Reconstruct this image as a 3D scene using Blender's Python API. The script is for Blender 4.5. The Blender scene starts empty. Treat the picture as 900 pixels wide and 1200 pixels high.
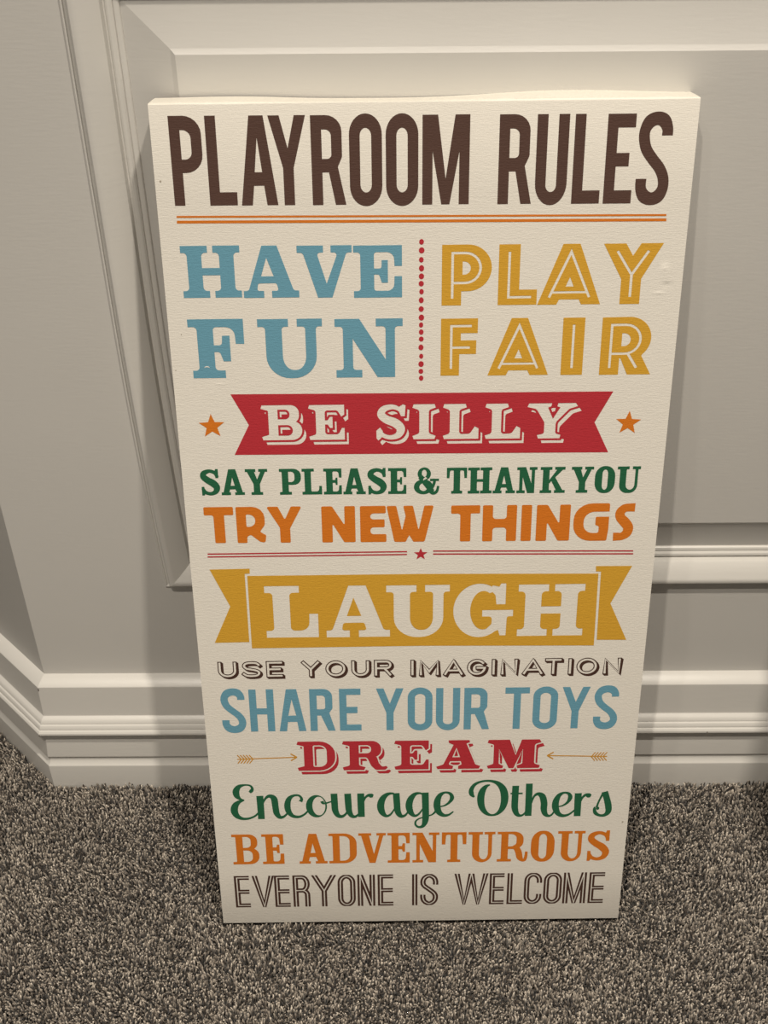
import bpy, math, random
import numpy as np
from mathutils import Matrix, Vector
from mathutils.geometry import delaunay_2d_cdt

SC = bpy.context.scene
COL = SC.collection

# ------------------------------------------------------------------ camera
CAM = Vector((-0.0139539395, -1.0549894375, 1.2865906581))
RGT = Vector((0.9999636640, 0.0014397550, -0.0084022483))
UPV = Vector((0.0055943194, 0.6328754045, 0.7742334441))
FWD = Vector((-0.0064322828, 0.7742523164, -0.6328443539))
FPX = 1469.379623
cd = bpy.data.cameras.new('camera')
cam = bpy.data.objects.new('camera', cd)
COL.objects.link(cam)
cam.matrix_world = Matrix(((RGT.x, UPV.x, -FWD.x, CAM.x), (RGT.y, UPV.y, -FWD.y, CAM.y), (RGT.z, UPV.z, -FWD.z, CAM.z), (0, 0, 0, 1)))
cd.sensor_fit = 'HORIZONTAL'
cd.sensor_width = 36.0
cd.lens = 36.0 * FPX / 900.0
cd.clip_start = 0.02
SC.camera = cam

# ------------------------------------------------------------------ light
SC.view_settings.view_transform = 'Standard'
SC.view_settings.look = 'None'
SC.view_settings.gamma = 1.0
SC.view_settings.use_curve_mapping = False
SC.view_settings.exposure = 0.0
world = bpy.data.worlds.new('room_ambience')
SC.world = world
world.use_nodes = True
bg = world.node_tree.nodes['Background']
bg.inputs[0].default_value = (1.0, 0.93, 0.84, 1)
bg.inputs[1].default_value = 0.17


def downlight(name, loc, power, radius, col=(1.0, 0.91, 0.79), spot=1.78, blend=0.92, aim=None):
    l = bpy.data.lights.new(name, 'SPOT')
    l.energy = power
    l.color = col
    l.shadow_soft_size = radius
    l.spot_size = spot
    l.spot_blend = blend
    o = bpy.data.objects.new(name, l)
    COL.objects.link(o)
    o.location = loc
    if aim is not None:
        d = Vector(aim) - Vector(loc)
        o.rotation_euler = d.to_track_quat('-Z', 'Y').to_euler()
    return o


downlight('ceiling_downlight', (0.50, -1.02, 2.80), 200, 0.042)
downlight('ceiling_downlight', (-0.37, -1.38, 2.80), 156, 0.022)
downlight('ceiling_downlight', (-0.66, -1.38, 2.80), 36, 0.035)
downlight('ceiling_downlight', (0.25, -3.1, 2.80), 34, 0.08, aim=(0.1, 0, 0.6))  # added frontal fill, not one of the shadow-casting downlights above


# ------------------------------------------------------------------ helpers
def tag(o, label=None, cat=None, group=None, kind=None):
    if label: o['label'] = label
    if cat: o['category'] = cat
    if group: o['group'] = group
    if kind: o['kind'] = kind
    return o


def mesh_obj(name, verts, faces, mat=None, parent=None, smooth=False):
    me = bpy.data.meshes.new(name)
    me.from_pydata([tuple(v) for v in verts], [], [tuple(f) for f in faces])
    me.validate()
    me.update()
    if smooth:
        me.polygons.foreach_set('use_smooth', [True] * len(me.polygons))
    if mat: me.materials.append(mat)
    o = bpy.data.objects.new(name, me)
    COL.objects.link(o)
    if parent: o.parent = parent
    return o


def empty(name, loc=(0, 0, 0)):
    o = bpy.data.objects.new(name, None)
    COL.objects.link(o)
    o.location = loc
    o.empty_display_size = 0.05
    return o


def node(nt, kind, **kw):
    n = nt.nodes.new(kind)
    for k, v in kw.items(): setattr(n, k, v)
    return n


def base_mat(name, col, rough=0.6, spec=0.3):
    m = bpy.data.materials.new(name)
    m.use_nodes = True
    b = m.node_tree.nodes['Principled BSDF']
    b.inputs['Base Color'].default_value = (*col, 1)
    b.inputs['Roughness'].default_value = rough
    b.inputs['Specular IOR Level'].default_value = spec
    return m, m.node_tree, b


def srgb(r, g, b):
    f = lambda c: (c / 255 / 12.92) if c / 255 <= 0.04045 else ((c / 255 + 0.055) / 1.055) ** 2.4
    return (f(r), f(g), f(b))


def paint_mat(name, col, rough, stretch, strength):
    m, nt, b = base_mat(name, col, rough, 0.4)
    tc = node(nt, 'ShaderNodeTexCoord')
    mp = node(nt, 'ShaderNodeMapping')
    mp.inputs['Scale'].default_value = stretch
    nz = node(nt, 'ShaderNodeTexNoise')
    nz.inputs['Scale'].default_value = 1.0
    nz.inputs['Detail'].default_value = 5
    bp = node(nt, 'ShaderNodeBump')
    bp.inputs['Strength'].default_value = strength
    bp.inputs['Distance'].default_value = 0.001
    nt.links.new(tc.outputs['Object'], mp.inputs['Vector'])
    nt.links.new(mp.outputs[0], nz.inputs['Vector'])
    nt.links.new(nz.outputs['Fac'], bp.inputs['Height'])
    nt.links.new(bp.outputs[0], b.inputs['Normal'])
    n2 = node(nt, 'ShaderNodeTexNoise')
    n2.inputs['Scale'].default_value = 7
    n2.inputs['Detail'].default_value = 3
    nt.links.new(tc.outputs['Object'], n2.inputs['Vector'])
    mx = node(nt, 'ShaderNodeMixRGB', blend_type='MIX')
    mx.inputs[1].default_value = (*[c * 0.965 for c in col], 1)
    mx.inputs[2].default_value = (*[min(1, c * 1.03) for c in col], 1)
    nt.links.new(n2.outputs['Fac'], mx.inputs[0])
    nt.links.new(mx.outputs[0], b.inputs['Base Color'])
    return m


WALLC = (0.565, 0.550, 0.518)
M_wall = paint_mat('painted_board', WALLC, 0.42, (60, 60, 400), 0.12)
M_trim = paint_mat('painted_moulding', (0.62, 0.603, 0.565), 0.33, (40, 40, 300), 0.15)

# ------------------------------------------------------------------ wall, mouldings, baseboards
STILE = 0.0                        # plane of the flat boards, flush with the raised field
FX0, FX1 = -0.1937, 1.25           # raised field, left and right
FZ0, FZ1 = 0.4066, 0.9199          # raised field, bottom and top
CORNER_X = -0.4380                 # outside corner of the boards
TOPZ = 2.45
XR = 2.2


def warp(x, y, z):
    """the left moulding leans in a little towards its foot"""
    if z < 0.70 and x < -0.15:
        k = min(1.0, (-0.15 - x) / 0.09)
        x += 0.0100 * min(1.3, (0.70 - z) / 0.38) ** 2 * k * k
    return x, y, z


# offset s outwards from the field edge, depth y
PROF_FIELD = [(0.0, 0.0), (0.0008, 0.0005), (0.0040, 0.0026), (0.0048, 0.0030), (0.0422, 0.0113), (0.0430, 0.0114)]
PROF_MOULD = [(0.0428, 0.0130), (0.0428, 0.0100), (0.0436, 0.0088), (0.0456, 0.0080), (0.0474, 0.0080), (0.0480, 0.0088),
              (0.0484, 0.0074), (0.0500, 0.0060), (0.0522, 0.0055), (0.0538, 0.0060), (0.0544, 0.0076), (0.0560, 0.0078),
              (0.0568, 0.0040), (0.0574, 0.0012), (0.0590, -0.0004), (0.0640, -0.0040), (0.0690, -0.0070), (0.0730, -0.0088), (0.0745, -0.0096),
              (0.0760, -0.0102), (0.0785, -0.0105), (0.0808, -0.0100), (0.0824, -0.0086), (0.0834, -0.0060), (0.0838, -0.0024),
              (0.0842, -0.0008), (0.0864, -0.0008), (0.0868, -0.0020), (0.0880, -0.0026), (0.0892, -0.0018), (0.0898, 0.0), (0.0900, 0.0012)]


def ring_sweep(name, prof, mat, parent=None, smooth=True, seg=26):
    """profile carried round the field rectangle with mitred corners; one object"""
    vs, fs = [], []
    n = len(prof)
    sides = []
    for (cx0, cz0, sx0, sz0, cx1, cz1, sx1, sz1) in [
        (FX0, FZ0, -1, -1, FX1, FZ0, 1, -1), (FX1, FZ0, 1, -1, FX1, FZ1, 1, 1),
        (FX1, FZ1, 1, 1, FX0, FZ1, -1, 1), (FX0, FZ1, -1, 1, FX0, FZ0, -1, -1)]:
        b0 = len(vs)
        for k in range(seg + 1):
            t = k / seg
            for s, y in prof:
                xa, za = cx0 + sx0 * s, cz0 + sz0 * s
                xb, zb = cx1 + sx1 * s, cz1 + sz1 * s
                vs.append(warp(xa + (xb - xa) * t, y, za + (zb - za) * t))
        for k in range(seg):
            for j in range(n - 1):
                a = b0 + k * n + j
                fs.append((a, a + 1, a + n + 1, a + n))
    o = mesh_obj(name, vs, fs, mat, parent, smooth)
    if smooth:
        me = o.data
        me.set_sharp_from_angle(angle=math.radians(28))
    return o


wall = empty('wall_back', (0, 0, 0))
tag(wall, 'white painted panelled wall behind the leaning sign', kind='structure')


def stile_face(x0, x1, z0, z1, name, warped=False):
    return None


# flat boards round the moulding (rails and stiles), one skin with thickness
m = 0.0893
ix0, ix1, iz0, iz1 = FX0 - m, FX1 + m, FZ0 - m, FZ1 + m
back = 0.05


def slab(name, x0, x1, z0, z1, y0, y1, mat, parent, left_mitre=0.0):
    """box; left_mitre slants the left end so an outside corner closes"""
    v = [(x0, y0, z0), (x1, y0, z0), (x1, y0, z1), (x0, y0, z1),
         (x0 + left_mitre, y1, z0), (x1, y1, z0), (x1, y1, z1), (x0 + left_mitre, y1, z1)]
    f = [(0, 1, 2, 3), (5, 4, 7, 6), (4, 0, 3, 7), (1, 5, 6, 2), (3, 2, 6, 7), (4, 5, 1, 0)]
    return mesh_obj(name, v, f, mat, parent)


T22 = math.tan(math.radians(22.5))
slab('stile', CORNER_X, ix0 + 0.0135, -0.012, TOPZ, STILE, back, M_wall, wall, (back - STILE) * T22)
slab('stile', ix1, XR, -0.012, TOPZ, STILE, back, M_wall, wall)
slab('rail', ix0 + 0.0135, ix1, -0.012, iz0, STILE, back, M_wall, wall)
slab('rail', ix0 + 0.0135, ix1, iz1, TOPZ, STILE, back, M_wall, wall)
pf = ring_sweep('panel_bevel', PROF_FIELD, M_wall, wall, seg=10)
mesh_obj('panel_field', [(FX0, 0, FZ0), (FX1, 0, FZ0), (FX1, 0, FZ1), (FX0, 0, FZ1)], [(0, 1, 2, 3)], M_wall, wall)
mesh_obj('backing_board', [(ix0 - .02, 0.045, iz0 - .02), (ix1 + .02, 0.045, iz0 - .02), (ix1 + .02, 0.045, iz1 + .02), (ix0 - .02, 0.045, iz1 + .02)], [(0, 1, 2, 3)], M_wall, wall)
tr = ring_sweep('trim_1', PROF_MOULD, M_trim)
tag(tr, 'white picture-frame moulding around the raised wall panel', kind='structure')

# the return that runs back at forty-five degrees
LU = Vector((-math.cos(math.radians(45)), math.sin(math.radians(45)), 0))    # direction along it
LN = Vector((-math.sin(math.radians(45)), -math.cos(math.radians(45)), 0))   # outward


def left_pt(u, d, z):
    """u along the return from the corner of the boards, d proud of them"""
    base = Vector((CORNER_X, STILE, 0)) + LU * (u - d * T22) + LN * d
    return (base.x, base.y, z)


LLEN = 1.5
v = [left_pt(0, 0, -0.012), left_pt(LLEN, 0, -0.012), left_pt(LLEN, 0, TOPZ), left_pt(0, 0, TOPZ)]
v2 = [left_pt(0, -0.05, -0.012), left_pt(LLEN, -0.05, -0.012), left_pt(LLEN, -0.05, TOPZ), left_pt(0, -0.05, TOPZ)]
wl = mesh_obj('wall_left', [left_pt(0, 0, -0.012), left_pt(LLEN, 0, -0.012), left_pt(LLEN, 0, TOPZ), left_pt(0, 0, TOPZ)] + v2,
              [(1, 0, 3, 2), (4, 5, 6, 7), (0, 4, 7, 3), (5, 1, 2, 6), (2, 3, 7, 6), (0, 1, 5, 4)], M_wall)
tag(wl, 'white wall return angled back from the left corner', kind='structure')

# baseboard profile: (d proud of the boards, z)
PROF_BASE = [(-y, z) for y, z in [
    (-0.0298, -0.012), (-0.0300, 0.0340), (-0.0296, 0.0360), (-0.0284, 0.0374), (-0.0258, 0.0402), (-0.0246, 0.0440), (-0.0246, 0.0480),
    (-0.0256, 0.0494), (-0.0268, 0.0500), (-0.0274, 0.0512), (-0.0274, 0.0530), (-0.0236, 0.0775), (-0.0232, 0.0840), (-0.0232, 0.0925),
    (-0.0245, 0.0945), (-0.0290, 0.0950), (-0.0315, 0.0957), (-0.0324, 0.0975), (-0.0320, 0.0998), (-0.0304, 0.1018), (-0.0284, 0.1026),
    (-0.0286, 0.1036), (-0.0280, 0.1058), (-0.0262, 0.1080), (-0.0242, 0.1088), (-0.0244, 0.1098), (-0.0234, 0.1122), (-0.0210, 0.1146),
    (-0.0184, 0.1160), (-0.0174, 0.1170), (-0.0172, 0.1190), (-0.0152, 0.1632), (-0.0150, 0.1648), (-0.0140, 0.1660), (-0.0050, 0.1712), (-0.0005, 0.1734), (0.0012, 0.1738)]]


def sweep_strip(name, ends, prof, mat):
    vs, fs = [], []
    n = len(prof)
    for e in ends:
        for d, z in prof: vs.append(e(d, z))
    for k in range(len(ends) - 1):
        for j in range(n - 1):
            a = k * n + j
            fs.append((a, a + n, a + n + 1, a + 1))
    o = mesh_obj(name, vs, fs, mat, None, True)
    o.data.set_sharp_from_angle(angle=math.radians(26))
    return o


xs = [CORNER_X] + [CORNER_X + (XR - CORNER_X) * k / 8 for k in range(1, 9)]
bb = sweep_strip('baseboard_back', [(lambda d, z: (CORNER_X - d * T22, STILE - d, z))] + [(lambda d, z, X=X: (X, STILE - d, z)) for X in xs[1:]], PROF_BASE, M_trim)
tag(bb, 'tall stepped white baseboard along the panelled wall', kind='structure')


def left_end(u):
    def f(d, z):
        if u == 0:
            return (CORNER_X - d * T22, STILE - d, z)
        p = Vector((CORNER_X, STILE, 0)) + LU * u + LN * d
        return (p.x, p.y, z)
    return f


bl = sweep_strip('baseboard_left', [left_end(1.4), left_end(0.7), left_end(0)], PROF_BASE, M_trim)
tag(bl, 'white baseboard on the angled wall return at left', kind='structure')

# open mitre joints and a knock in the paint
M_gap = base_mat('dark_gap', (0.075, 0.060, 0.045), 0.8)[0]


def chip(parent, x, y, z, w, h, d=0.0006):
    vs = [(x - w, y - d, z), (x, y - d, z - h), (x + w, y - d, z), (x, y - d, z + h), (x, y + 0.002, z)]
    return mesh_obj('paint_chip', vs, [(0, 1, 2, 3), (1, 0, 4), (2, 1, 4), (3, 2, 4), (0, 3, 4)], M_gap, parent)


chip(bb, CORNER_X - 0.0152 * T22 + 0.0006, -0.0152, 0.1615, 0.0007, 0.0028)
chip(bb, CORNER_X - 0.0324 * T22 + 0.0006, -0.0318, 0.0972, 0.0012, 0.0012)
chip(bb, 0.372, -0.0320, 0.0985, 0.0010, 0.0006)

# ------------------------------------------------------------------ the sign
SO = Vector((0.0166598838, -0.2301026742, 0.0000000000))       # middle of the front bottom edge
SEX = Vector((0.9999414153, 0.0108243273, 0.0000000000))
SEZ = Vector((-0.0022723496, 0.2099175679, 0.9777164472))
SEN = Vector((-0.0105831228, 0.9776591679, -0.2099298666))
SW, SH, SD = 0.457, 0.914, 0.0385

sign = empty('canvas_sign', SO)
tag(sign, 'tall printed PLAYROOM RULES canvas leaning on the panelled wall', 'sign')
SM = Matrix(((SEX.x, SEN.x, SEZ.x, SO.x), (SEX.y, SEN.y, SEZ.y, SO.y), (SEX.z, SEN.z, SEZ.z, SO.z), (0, 0, 0, 1)))
sign.matrix_world = SM
# local frame of the sign: x along its width, y into the wall, z up its face


def canvas_material(name, col, rough=0.75, dents=False):
    m, nt, b = base_mat(name, col, rough, 0.22)
    tc = node(nt, 'ShaderNodeTexCoord')
    hs = None
    for sc, w in (((260, 260, 1500), 0.55), ((1500, 1500, 420), 0.30), ((70, 70, 520), 0.35)):
        mp = node(nt, 'ShaderNodeMapping')
        mp.inputs['Scale'].default_value = sc
        nz = node(nt, 'ShaderNodeTexNoise')
        nz.inputs['Scale'].default_value = 1.0
        nz.inputs['Detail'].default_value = 2
        nt.links.new(tc.outputs['Object'], mp.inputs['Vector'])
        nt.links.new(mp.outputs[0], nz.inputs['Vector'])
        mul = node(nt, 'ShaderNodeMath', operation='MULTIPLY')
        mul.inputs[1].default_value = w
        nt.links.new(nz.outputs['Fac'], mul.inputs[0])
        if hs is None:
            hs = mul
        else:
            ad = node(nt, 'ShaderNodeMath', operation='ADD')
            nt.links.new(hs.outputs[0], ad.inputs[0])
            nt.links.new(mul.outputs[0], ad.inputs[1])
            hs = ad
    if dents:
        for (cx, cz, ax, az, h) in ((0.2120, 0.7700, 0.0080, 0.0095, 1.3), (0.2150, 0.7560, 0.0090, 0.0050, -0.9), (0.2090, 0.7480, 0.0110, 0.0030, 0.8), (-0.196, 0.690, 0.012, 0.0025, 0.5), (-0.186, 0.667, 0.009, 0.0022, 0.5)):
            mp = node(nt, 'ShaderNodeMapping', vector_type='TEXTURE')
            mp.inputs['Location'].default_value = (cx, 0, cz)
            mp.inputs['Scale'].default_value = (ax, 0.01, az)
            gr = node(nt, 'ShaderNodeTexGradient', gradient_type='QUADRATIC_SPHERE')
            nt.links.new(tc.outputs['Object'], mp.inputs['Vector'])
            nt.links.new(mp.outputs[0], gr.inputs['Vector'])
            mul = node(nt, 'ShaderNodeMath', operation='MULTIPLY_ADD')
            mul.inputs[1].default_value = h
            nt.links.new(gr.outputs['Fac'], mul.inputs[0])
            nt.links.new(hs.outputs[0], mul.inputs[2])
            hs = mul
    bp = node(nt, 'ShaderNodeBump')
    bp.inputs['Strength'].default_value = 0.75
    bp.inputs['Distance'].default_value = 0.0007
    nt.links.new(hs.outputs[0], bp.inputs['Height'])
    nt.links.new(bp.outputs[0], b.inputs['Normal'])
    # weave tone in the colour itself
    mx = node(nt, 'ShaderNodeMixRGB')
    mx.inputs[1].default_value = (*[c * 0.90 for c in col], 1)
    mx.inputs[2].default_value = (*[min(1, c * 1.07) for c in col], 1)
    nt.links.new(hs.outputs[0], mx.inputs[0])
    nt.links.new(mx.outputs[0], b.inputs['Base Color'])
    return m


M_canvas = canvas_material('canvas', (0.67, 0.637, 0.572), dents=True)

# wrapped body: rounded-edge box, slightly puckered on top
rng = random.Random(4)
NX, NZ = 48, 60
prof = []                                        # closed loop round the section (y, z) built per x
r = 0.0012
vs, fs = [], []


def top_pucker(x):
    a = (x + SW / 2) / SW
    return 0.0016 * math.sin(a * 9.0 + 0.6) * math.sin(a * 3.1) - 0.0010 * math.exp(-((a - 0.28) / 0.10) ** 2) + 0.0012 * math.exp(-((a - 0.78) / 0.16) ** 2)


secs = []
for i in range(NX + 1):
    x = -SW / 2 + SW * i / NX
    edge = min(1.0, min(i, NX - i) / 2.0)
    pk = top_pucker(x) * edge
    loop = []
    for y, z in [(SD, 0.0), (r, 0.0), (r * .3, r * .3), (0, r)]: loop.append((y, z))
    for k in range(1, 12): loop.append((0, r + (SH - 2 * r) * k / 12))
    loop += [(0, SH - r), (r * .3, SH - r * .3), (r * 1.2, SH + 0.0002 + pk * 0.25)]
    for k in range(1, 6):
        t = k / 5
        loop.append((r + (SD - r) * t, SH + 0.0002 + pk * 0.4 * math.sin(t * 2.2) - 0.0012 * t * t + pk * t * 0.9))
    secs.append([(x, y, z) for y, z in loop])
n = len(secs[0])
for s in secs: vs += s
for i in range(NX):
    for j in range(n - 1):
        a = i * n + j
        fs.append((a, a + n, a + n + 1, a + 1))
body_front = (vs, fs)
# side walls
for i, flip in ((0, 0), (NX, 1)):
    ids = [i * n + j for j in range(n)]
    fs.append(tuple(ids if flip else ids[::-1]))
body = mesh_obj('canvas_wrap', vs, fs, M_canvas, sign, True)
body.data.set_sharp_from_angle(angle=math.radians(35))
M_side = canvas_material('canvas_side_lit', (0.80, 0.765, 0.68))     # paler wrapped edges: brightness of the lit top put into the colour
body.data.materials.append(M_side)
for pl in body.data.polygons:
    if pl.normal.y > -0.75: pl.material_index = 1
M_pine = paint_mat('pine', srgb(205, 170, 120), 0.6, (40, 40, 12), 0.2)
for (x0, x1, z0, z1) in ((-SW / 2 + .002, SW / 2 - .002, .003, .035), (-SW / 2 + .002, SW / 2 - .002, SH - .036, SH - .004), (-SW / 2 + .002, -SW / 2 + .034, .0355, SH - .0365), (SW / 2 - .034, SW / 2 - .002, .0355, SH - .0365), (-SW / 2 + .0345, SW / 2 - .0345, SH / 2 - .016, SH / 2 + .016)):
    y0, y1 = SD - .017, SD - .0006
    mesh_obj('stretcher_bar', [(x0, y0, z0), (x1, y0, z0), (x1, y0, z1), (x0, y0, z1), (x0, y1, z0), (x1, y1, z0), (x1, y1, z1), (x0, y1, z1)],
             [(0, 1, 2, 3), (5, 4, 7, 6), (4, 0, 3, 7), (1, 5, 6, 2), (3, 2, 6, 7), (4, 5, 1, 0)], M_pine, sign)

# ------------------------------------------------------------------ print engine (everything in millimetres on the face)


def px(u, v):
    """photo pixel -> millimetres on the front face"""
    d = RGT * ((u - 450) / FPX) + UPV * ((600 - v) / FPX) + FWD
    t = SEN.dot(SO - CAM) / SEN.dot(d)
    p = CAM + d * t - SO
    return (p.dot(SEX) * 1000, p.dot(SEZ) * 1000)


def rp(pts, R=0.0, steps=6):
    """polygon whose corners (x, y[, r]) are rounded"""
    out = []
    n = len(pts)
    for i in range(n):
        p = pts[i]
        r = p[2] if len(p) > 2 else R
        x, y = p[0], p[1]
        if r <= 0:
            out.append((x, y)); continue
        a, b = pts[i - 1], pts[(i + 1) % n]
        ax, ay, bx, by = a[0] - x, a[1] - y, b[0] - x, b[1] - y
        la, lb = math.hypot(ax, ay), math.hypot(bx, by)
        if la < 1e-6 or lb < 1e-6: out.append((x, y)); continue
        c = max(-1, min(1, (ax * bx + ay * by) / la / lb))
        half = math.acos(c) / 2
        ra = a[2] if len(a) > 2 else R
        rb = b[2] if len(b) > 2 else R
        t = min(r / max(0.05, math.tan(half)), la * (0.5 if ra > 0 else 1) if ra + r > la * 0.99 else la, lb * (0.5 if rb > 0 else 1) if rb + r > lb * 0.99 else lb)
        p0 = (x + ax / la * t, y + ay / la * t)
        p1 = (x + bx / lb * t, y + by / lb * t)
        # conic through the corner, circle-like
        w = math.sin(half)
        for k in range(steps + 1):
            s = k / steps
            d = (1 - s) ** 2 + 2 * w * s * (1 - s) + s * s
            out.append((((1 - s) ** 2 * p0[0] + 2 * w * s * (1 - s) * x + s * s * p1[0]) / d, ((1 - s) ** 2 * p0[1] + 2 * w * s * (1 - s) * y + s * s * p1[1]) / d))
    return out


def area(P):
    return 0.5 * sum(P[i - 1][0] * P[i][1] - P[i][0] * P[i - 1][1] for i in range(len(P)))


def grow(P, e):
    """offset a closed polygon outwards by e (mitred, limited)"""
    Q = [P[0]]
    for p in P[1:]:
        if math.hypot(p[0] - Q[-1][0], p[1] - Q[-1][1]) > 1e-4: Q.append(p)
    if math.hypot(Q[0][0] - Q[-1][0], Q[0][1] - Q[-1][1]) < 1e-4: Q.pop()
    s = 1 if area(Q) > 0 else -1
    out = []
    n = len(Q)
    for i in range(n):
        a, p, b = Q[i - 1], Q[i], Q[(i + 1) % n]
        d1 = ((p[0] - a[0]), (p[1] - a[1])); l1 = math.hypot(*d1)
        d2 = ((b[0] - p[0]), (b[1] - p[1])); l2 = math.hypot(*d2)
        n1 = (d1[1] / l1 * s, -d1[0] / l1 * s); n2 = (d2[1] / l2 * s, -d2[0] / l2 * s)
        c = 1 + n1[0] * n2[0] + n1[1] * n2[1]
        c = max(c, 0.45)
        out.append((p[0] + e * (n1[0] + n2[0]) / c, p[1] + e * (n1[1] + n2[1]) / c))
    return out


def ell(cx, cy, rx, ry, n=36):
    return [(cx + rx * math.cos(2 * math.pi * k / n), cy + ry * math.sin(2 * math.pi * k / n)) for k in range(n)]


def rr(x0, y0, x1, y1, rx, ry, n=8, bottom_only=False):
    out = []
    cs = [(x1 - rx, y0 + ry, -90), (x1 - rx, y1 - ry, 0), (x0 + rx, y1 - ry, 90), (x0 + rx, y0 + ry, 180)]
    for i, (cx, cy, a0) in enumerate(cs):
        if bottom_only and i in (1, 2):
            out.append((x1, y1) if i == 1 else (x0, y1)); continue
        for k in range(n + 1):
            a = math.radians(a0 + 90 * k / n)
            out.append((cx + rx * math.cos(a), cy + ry * math.sin(a)))
    return out


def box(x0, y0, x1, y1): return [(x0, y0), (x1, y0), (x1, y1), (x0, y1)]


def smooth(pts, sub=6):
    """Catmull-Rom through points (any dimension)"""
    P = [pts[0]] + list(pts) + [pts[-1]]
    out = []
    for i in range(1, len(P) - 2):
        p0, p1, p2, p3 = P[i - 1], P[i], P[i + 1], P[i + 2]
        for k in range(sub):
            t = k / sub
            out.append(tuple(0.5 * ((2 * b) + (-a + c) * t + (2 * a - 5 * b + 4 * c - d) * t * t + (-a + 3 * b - 3 * c + d) * t ** 3) for a, b, c, d in zip(p0, p1, p2, p3)))
    out.append(tuple(pts[-1]))
    return out


def stroke(pts, w, closed=False, ext=0.0, lim=0.13):
    """constant-width mitred stroke -> list of polygons whose union is the stroke"""
    P = [p[:2] for p in pts]
    if ext and not closed:
        a, b = P[0], P[1]; l = math.hypot(a[0] - b[0], a[1] - b[1]); P[0] = (a[0] + (a[0] - b[0]) / l * ext, a[1] + (a[1] - b[1]) / l * ext)
        a, b = P[-1], P[-2]; l = math.hypot(a[0] - b[0], a[1] - b[1]); P[-1] = (a[0] + (a[0] - b[0]) / l * ext, a[1] + (a[1] - b[1]) / l * ext)
    n = len(P)
    L, Rr = [], []
    for i in range(n):
        if closed: a, b = P[i - 1], P[(i + 1) % n]
        else: a, b = P[max(0, i - 1)], P[min(n - 1, i + 1)]
        p = P[i]
        d1 = (p[0] - a[0], p[1] - a[1]); d2 = (b[0] - p[0], b[1] - p[1])
        l1, l2 = math.hypot(*d1), math.hypot(*d2)
        if l1 < 1e-9: d1, l1 = d2, l2
        if l2 < 1e-9: d2, l2 = d1, l1
        n1 = (-d1[1] / l1, d1[0] / l1); n2 = (-d2[1] / l2, d2[0] / l2)
        c = max(lim, 1 + n1[0] * n2[0] + n1[1] * n2[1])
        o = ((n1[0] + n2[0]) / c * w / 2, (n1[1] + n2[1]) / c * w / 2)
        L.append((p[0] + o[0], p[1] + o[1])); Rr.append((p[0] - o[0], p[1] - o[1]))
    out = []
    for i in range(n if closed else n - 1):
        j = (i + 1) % n
        out.append([Rr[i], Rr[j], L[j], L[i]])
    return out


def vstroke(pts, sub=6, cap=False):
    """variable-width smooth stroke, points (x, y, w) -> polygons"""
    P = smooth(pts, sub)
    L, Rr = [], []
    n = len(P)
    for i in range(n):
        a, b = P[max(0, i - 1)], P[min(n - 1, i + 1)]
        dx, dy = b[0] - a[0], b[1] - a[1]
        l = math.hypot(dx, dy) or 1
        w = max(0.2, P[i][2]) / 2
        L.append((P[i][0] - dy / l * w, P[i][1] + dx / l * w)); Rr.append((P[i][0] + dy / l * w, P[i][1] - dx / l * w))
    out = [[Rr[i], Rr[i + 1], L[i + 1], L[i]] for i in range(n - 1)]
    if cap:
        out.append(ell(P[0][0], P[0][1], P[0][2] / 2, P[0][2] / 2, 14)); out.append(ell(P[-1][0], P[-1][1], P[-1][2] / 2, P[-1][2] / 2, 14))
    return out


# a glyph is an ordered list of (sign, polygon); the last one that covers a point decides
def add(*ps):
    out = []
    for p in ps:
        if p and isinstance(p[0][0], (list, tuple)): out += [(1, q) for q in p]
        else: out.append((1, p))
    return out


def cut(*ps): return [(-1, p) for _, p in add(*ps)]


def inside(P, X, Y):
    wn = np.zeros(len(X), dtype=int)
    n = len(P)
    for i in range(n):
        x0, y0 = P[i - 1]; x1, y1 = P[i]
        if y0 == y1: continue
        c = (x1 - x0) * (Y - y0) - (X - x0) * (y1 - y0)
        wn += ((y0 <= Y) & (y1 > Y) & (c > 0)).astype(int)
        wn -= ((y0 > Y) & (y1 <= Y) & (c < 0)).astype(int)
    return wn != 0


def evaluate(region, X, Y):
    """region: list of (sign, polygon) or ('diff', A, B)"""
    if region and region[0] == 'diff':
        return evaluate(region[1], X, Y) & ~evaluate(region[2], X, Y)
    res = np.zeros(len(X), dtype=bool)
    for s, P in region:
        res[inside(P, X, Y)] = s > 0
    return res


def polys_of(region):
    if region and region[0] == 'diff': return polys_of(region[1]) + polys_of(region[2])
    return [P for _, P in region]


def tri(region):
    polys = polys_of(region)
    V, E = [], []
    for P in polys:
        b = len(V); n = len(P)
        V += [Vector((float(p[0]), float(p[1]))) for p in P]
        E += [(b + i, b + (i + 1) % n) for i in range(n)]
    r = delaunay_2d_cdt(V, E, [], 0, 1e-5)
    co = np.array([(v.x, v.y) for v in r[0]])
    F = np.array([f for f in r[2] if len(f) == 3])
    if len(F) == 0: return co, F
    c = co[F].mean(axis=1)
    ok = evaluate(region, c[:, 0], c[:, 1])
    a, b_, c_ = co[F[:, 0]], co[F[:, 1]], co[F[:, 2]]
    ar = np.abs((b_[:, 0] - a[:, 0]) * (c_[:, 1] - a[:, 1]) - (c_[:, 0] - a[:, 0]) * (b_[:, 1] - a[:, 1]))
    return co, F[ok & (ar > 1e-7)]


def tmap(region, f):
    if region and region[0] == 'diff': return ('diff', tmap(region[1], f), tmap(region[2], f))
    return [(s, [f(p) for p in P]) for s, P in region]


LIFT = 0.00025


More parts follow.
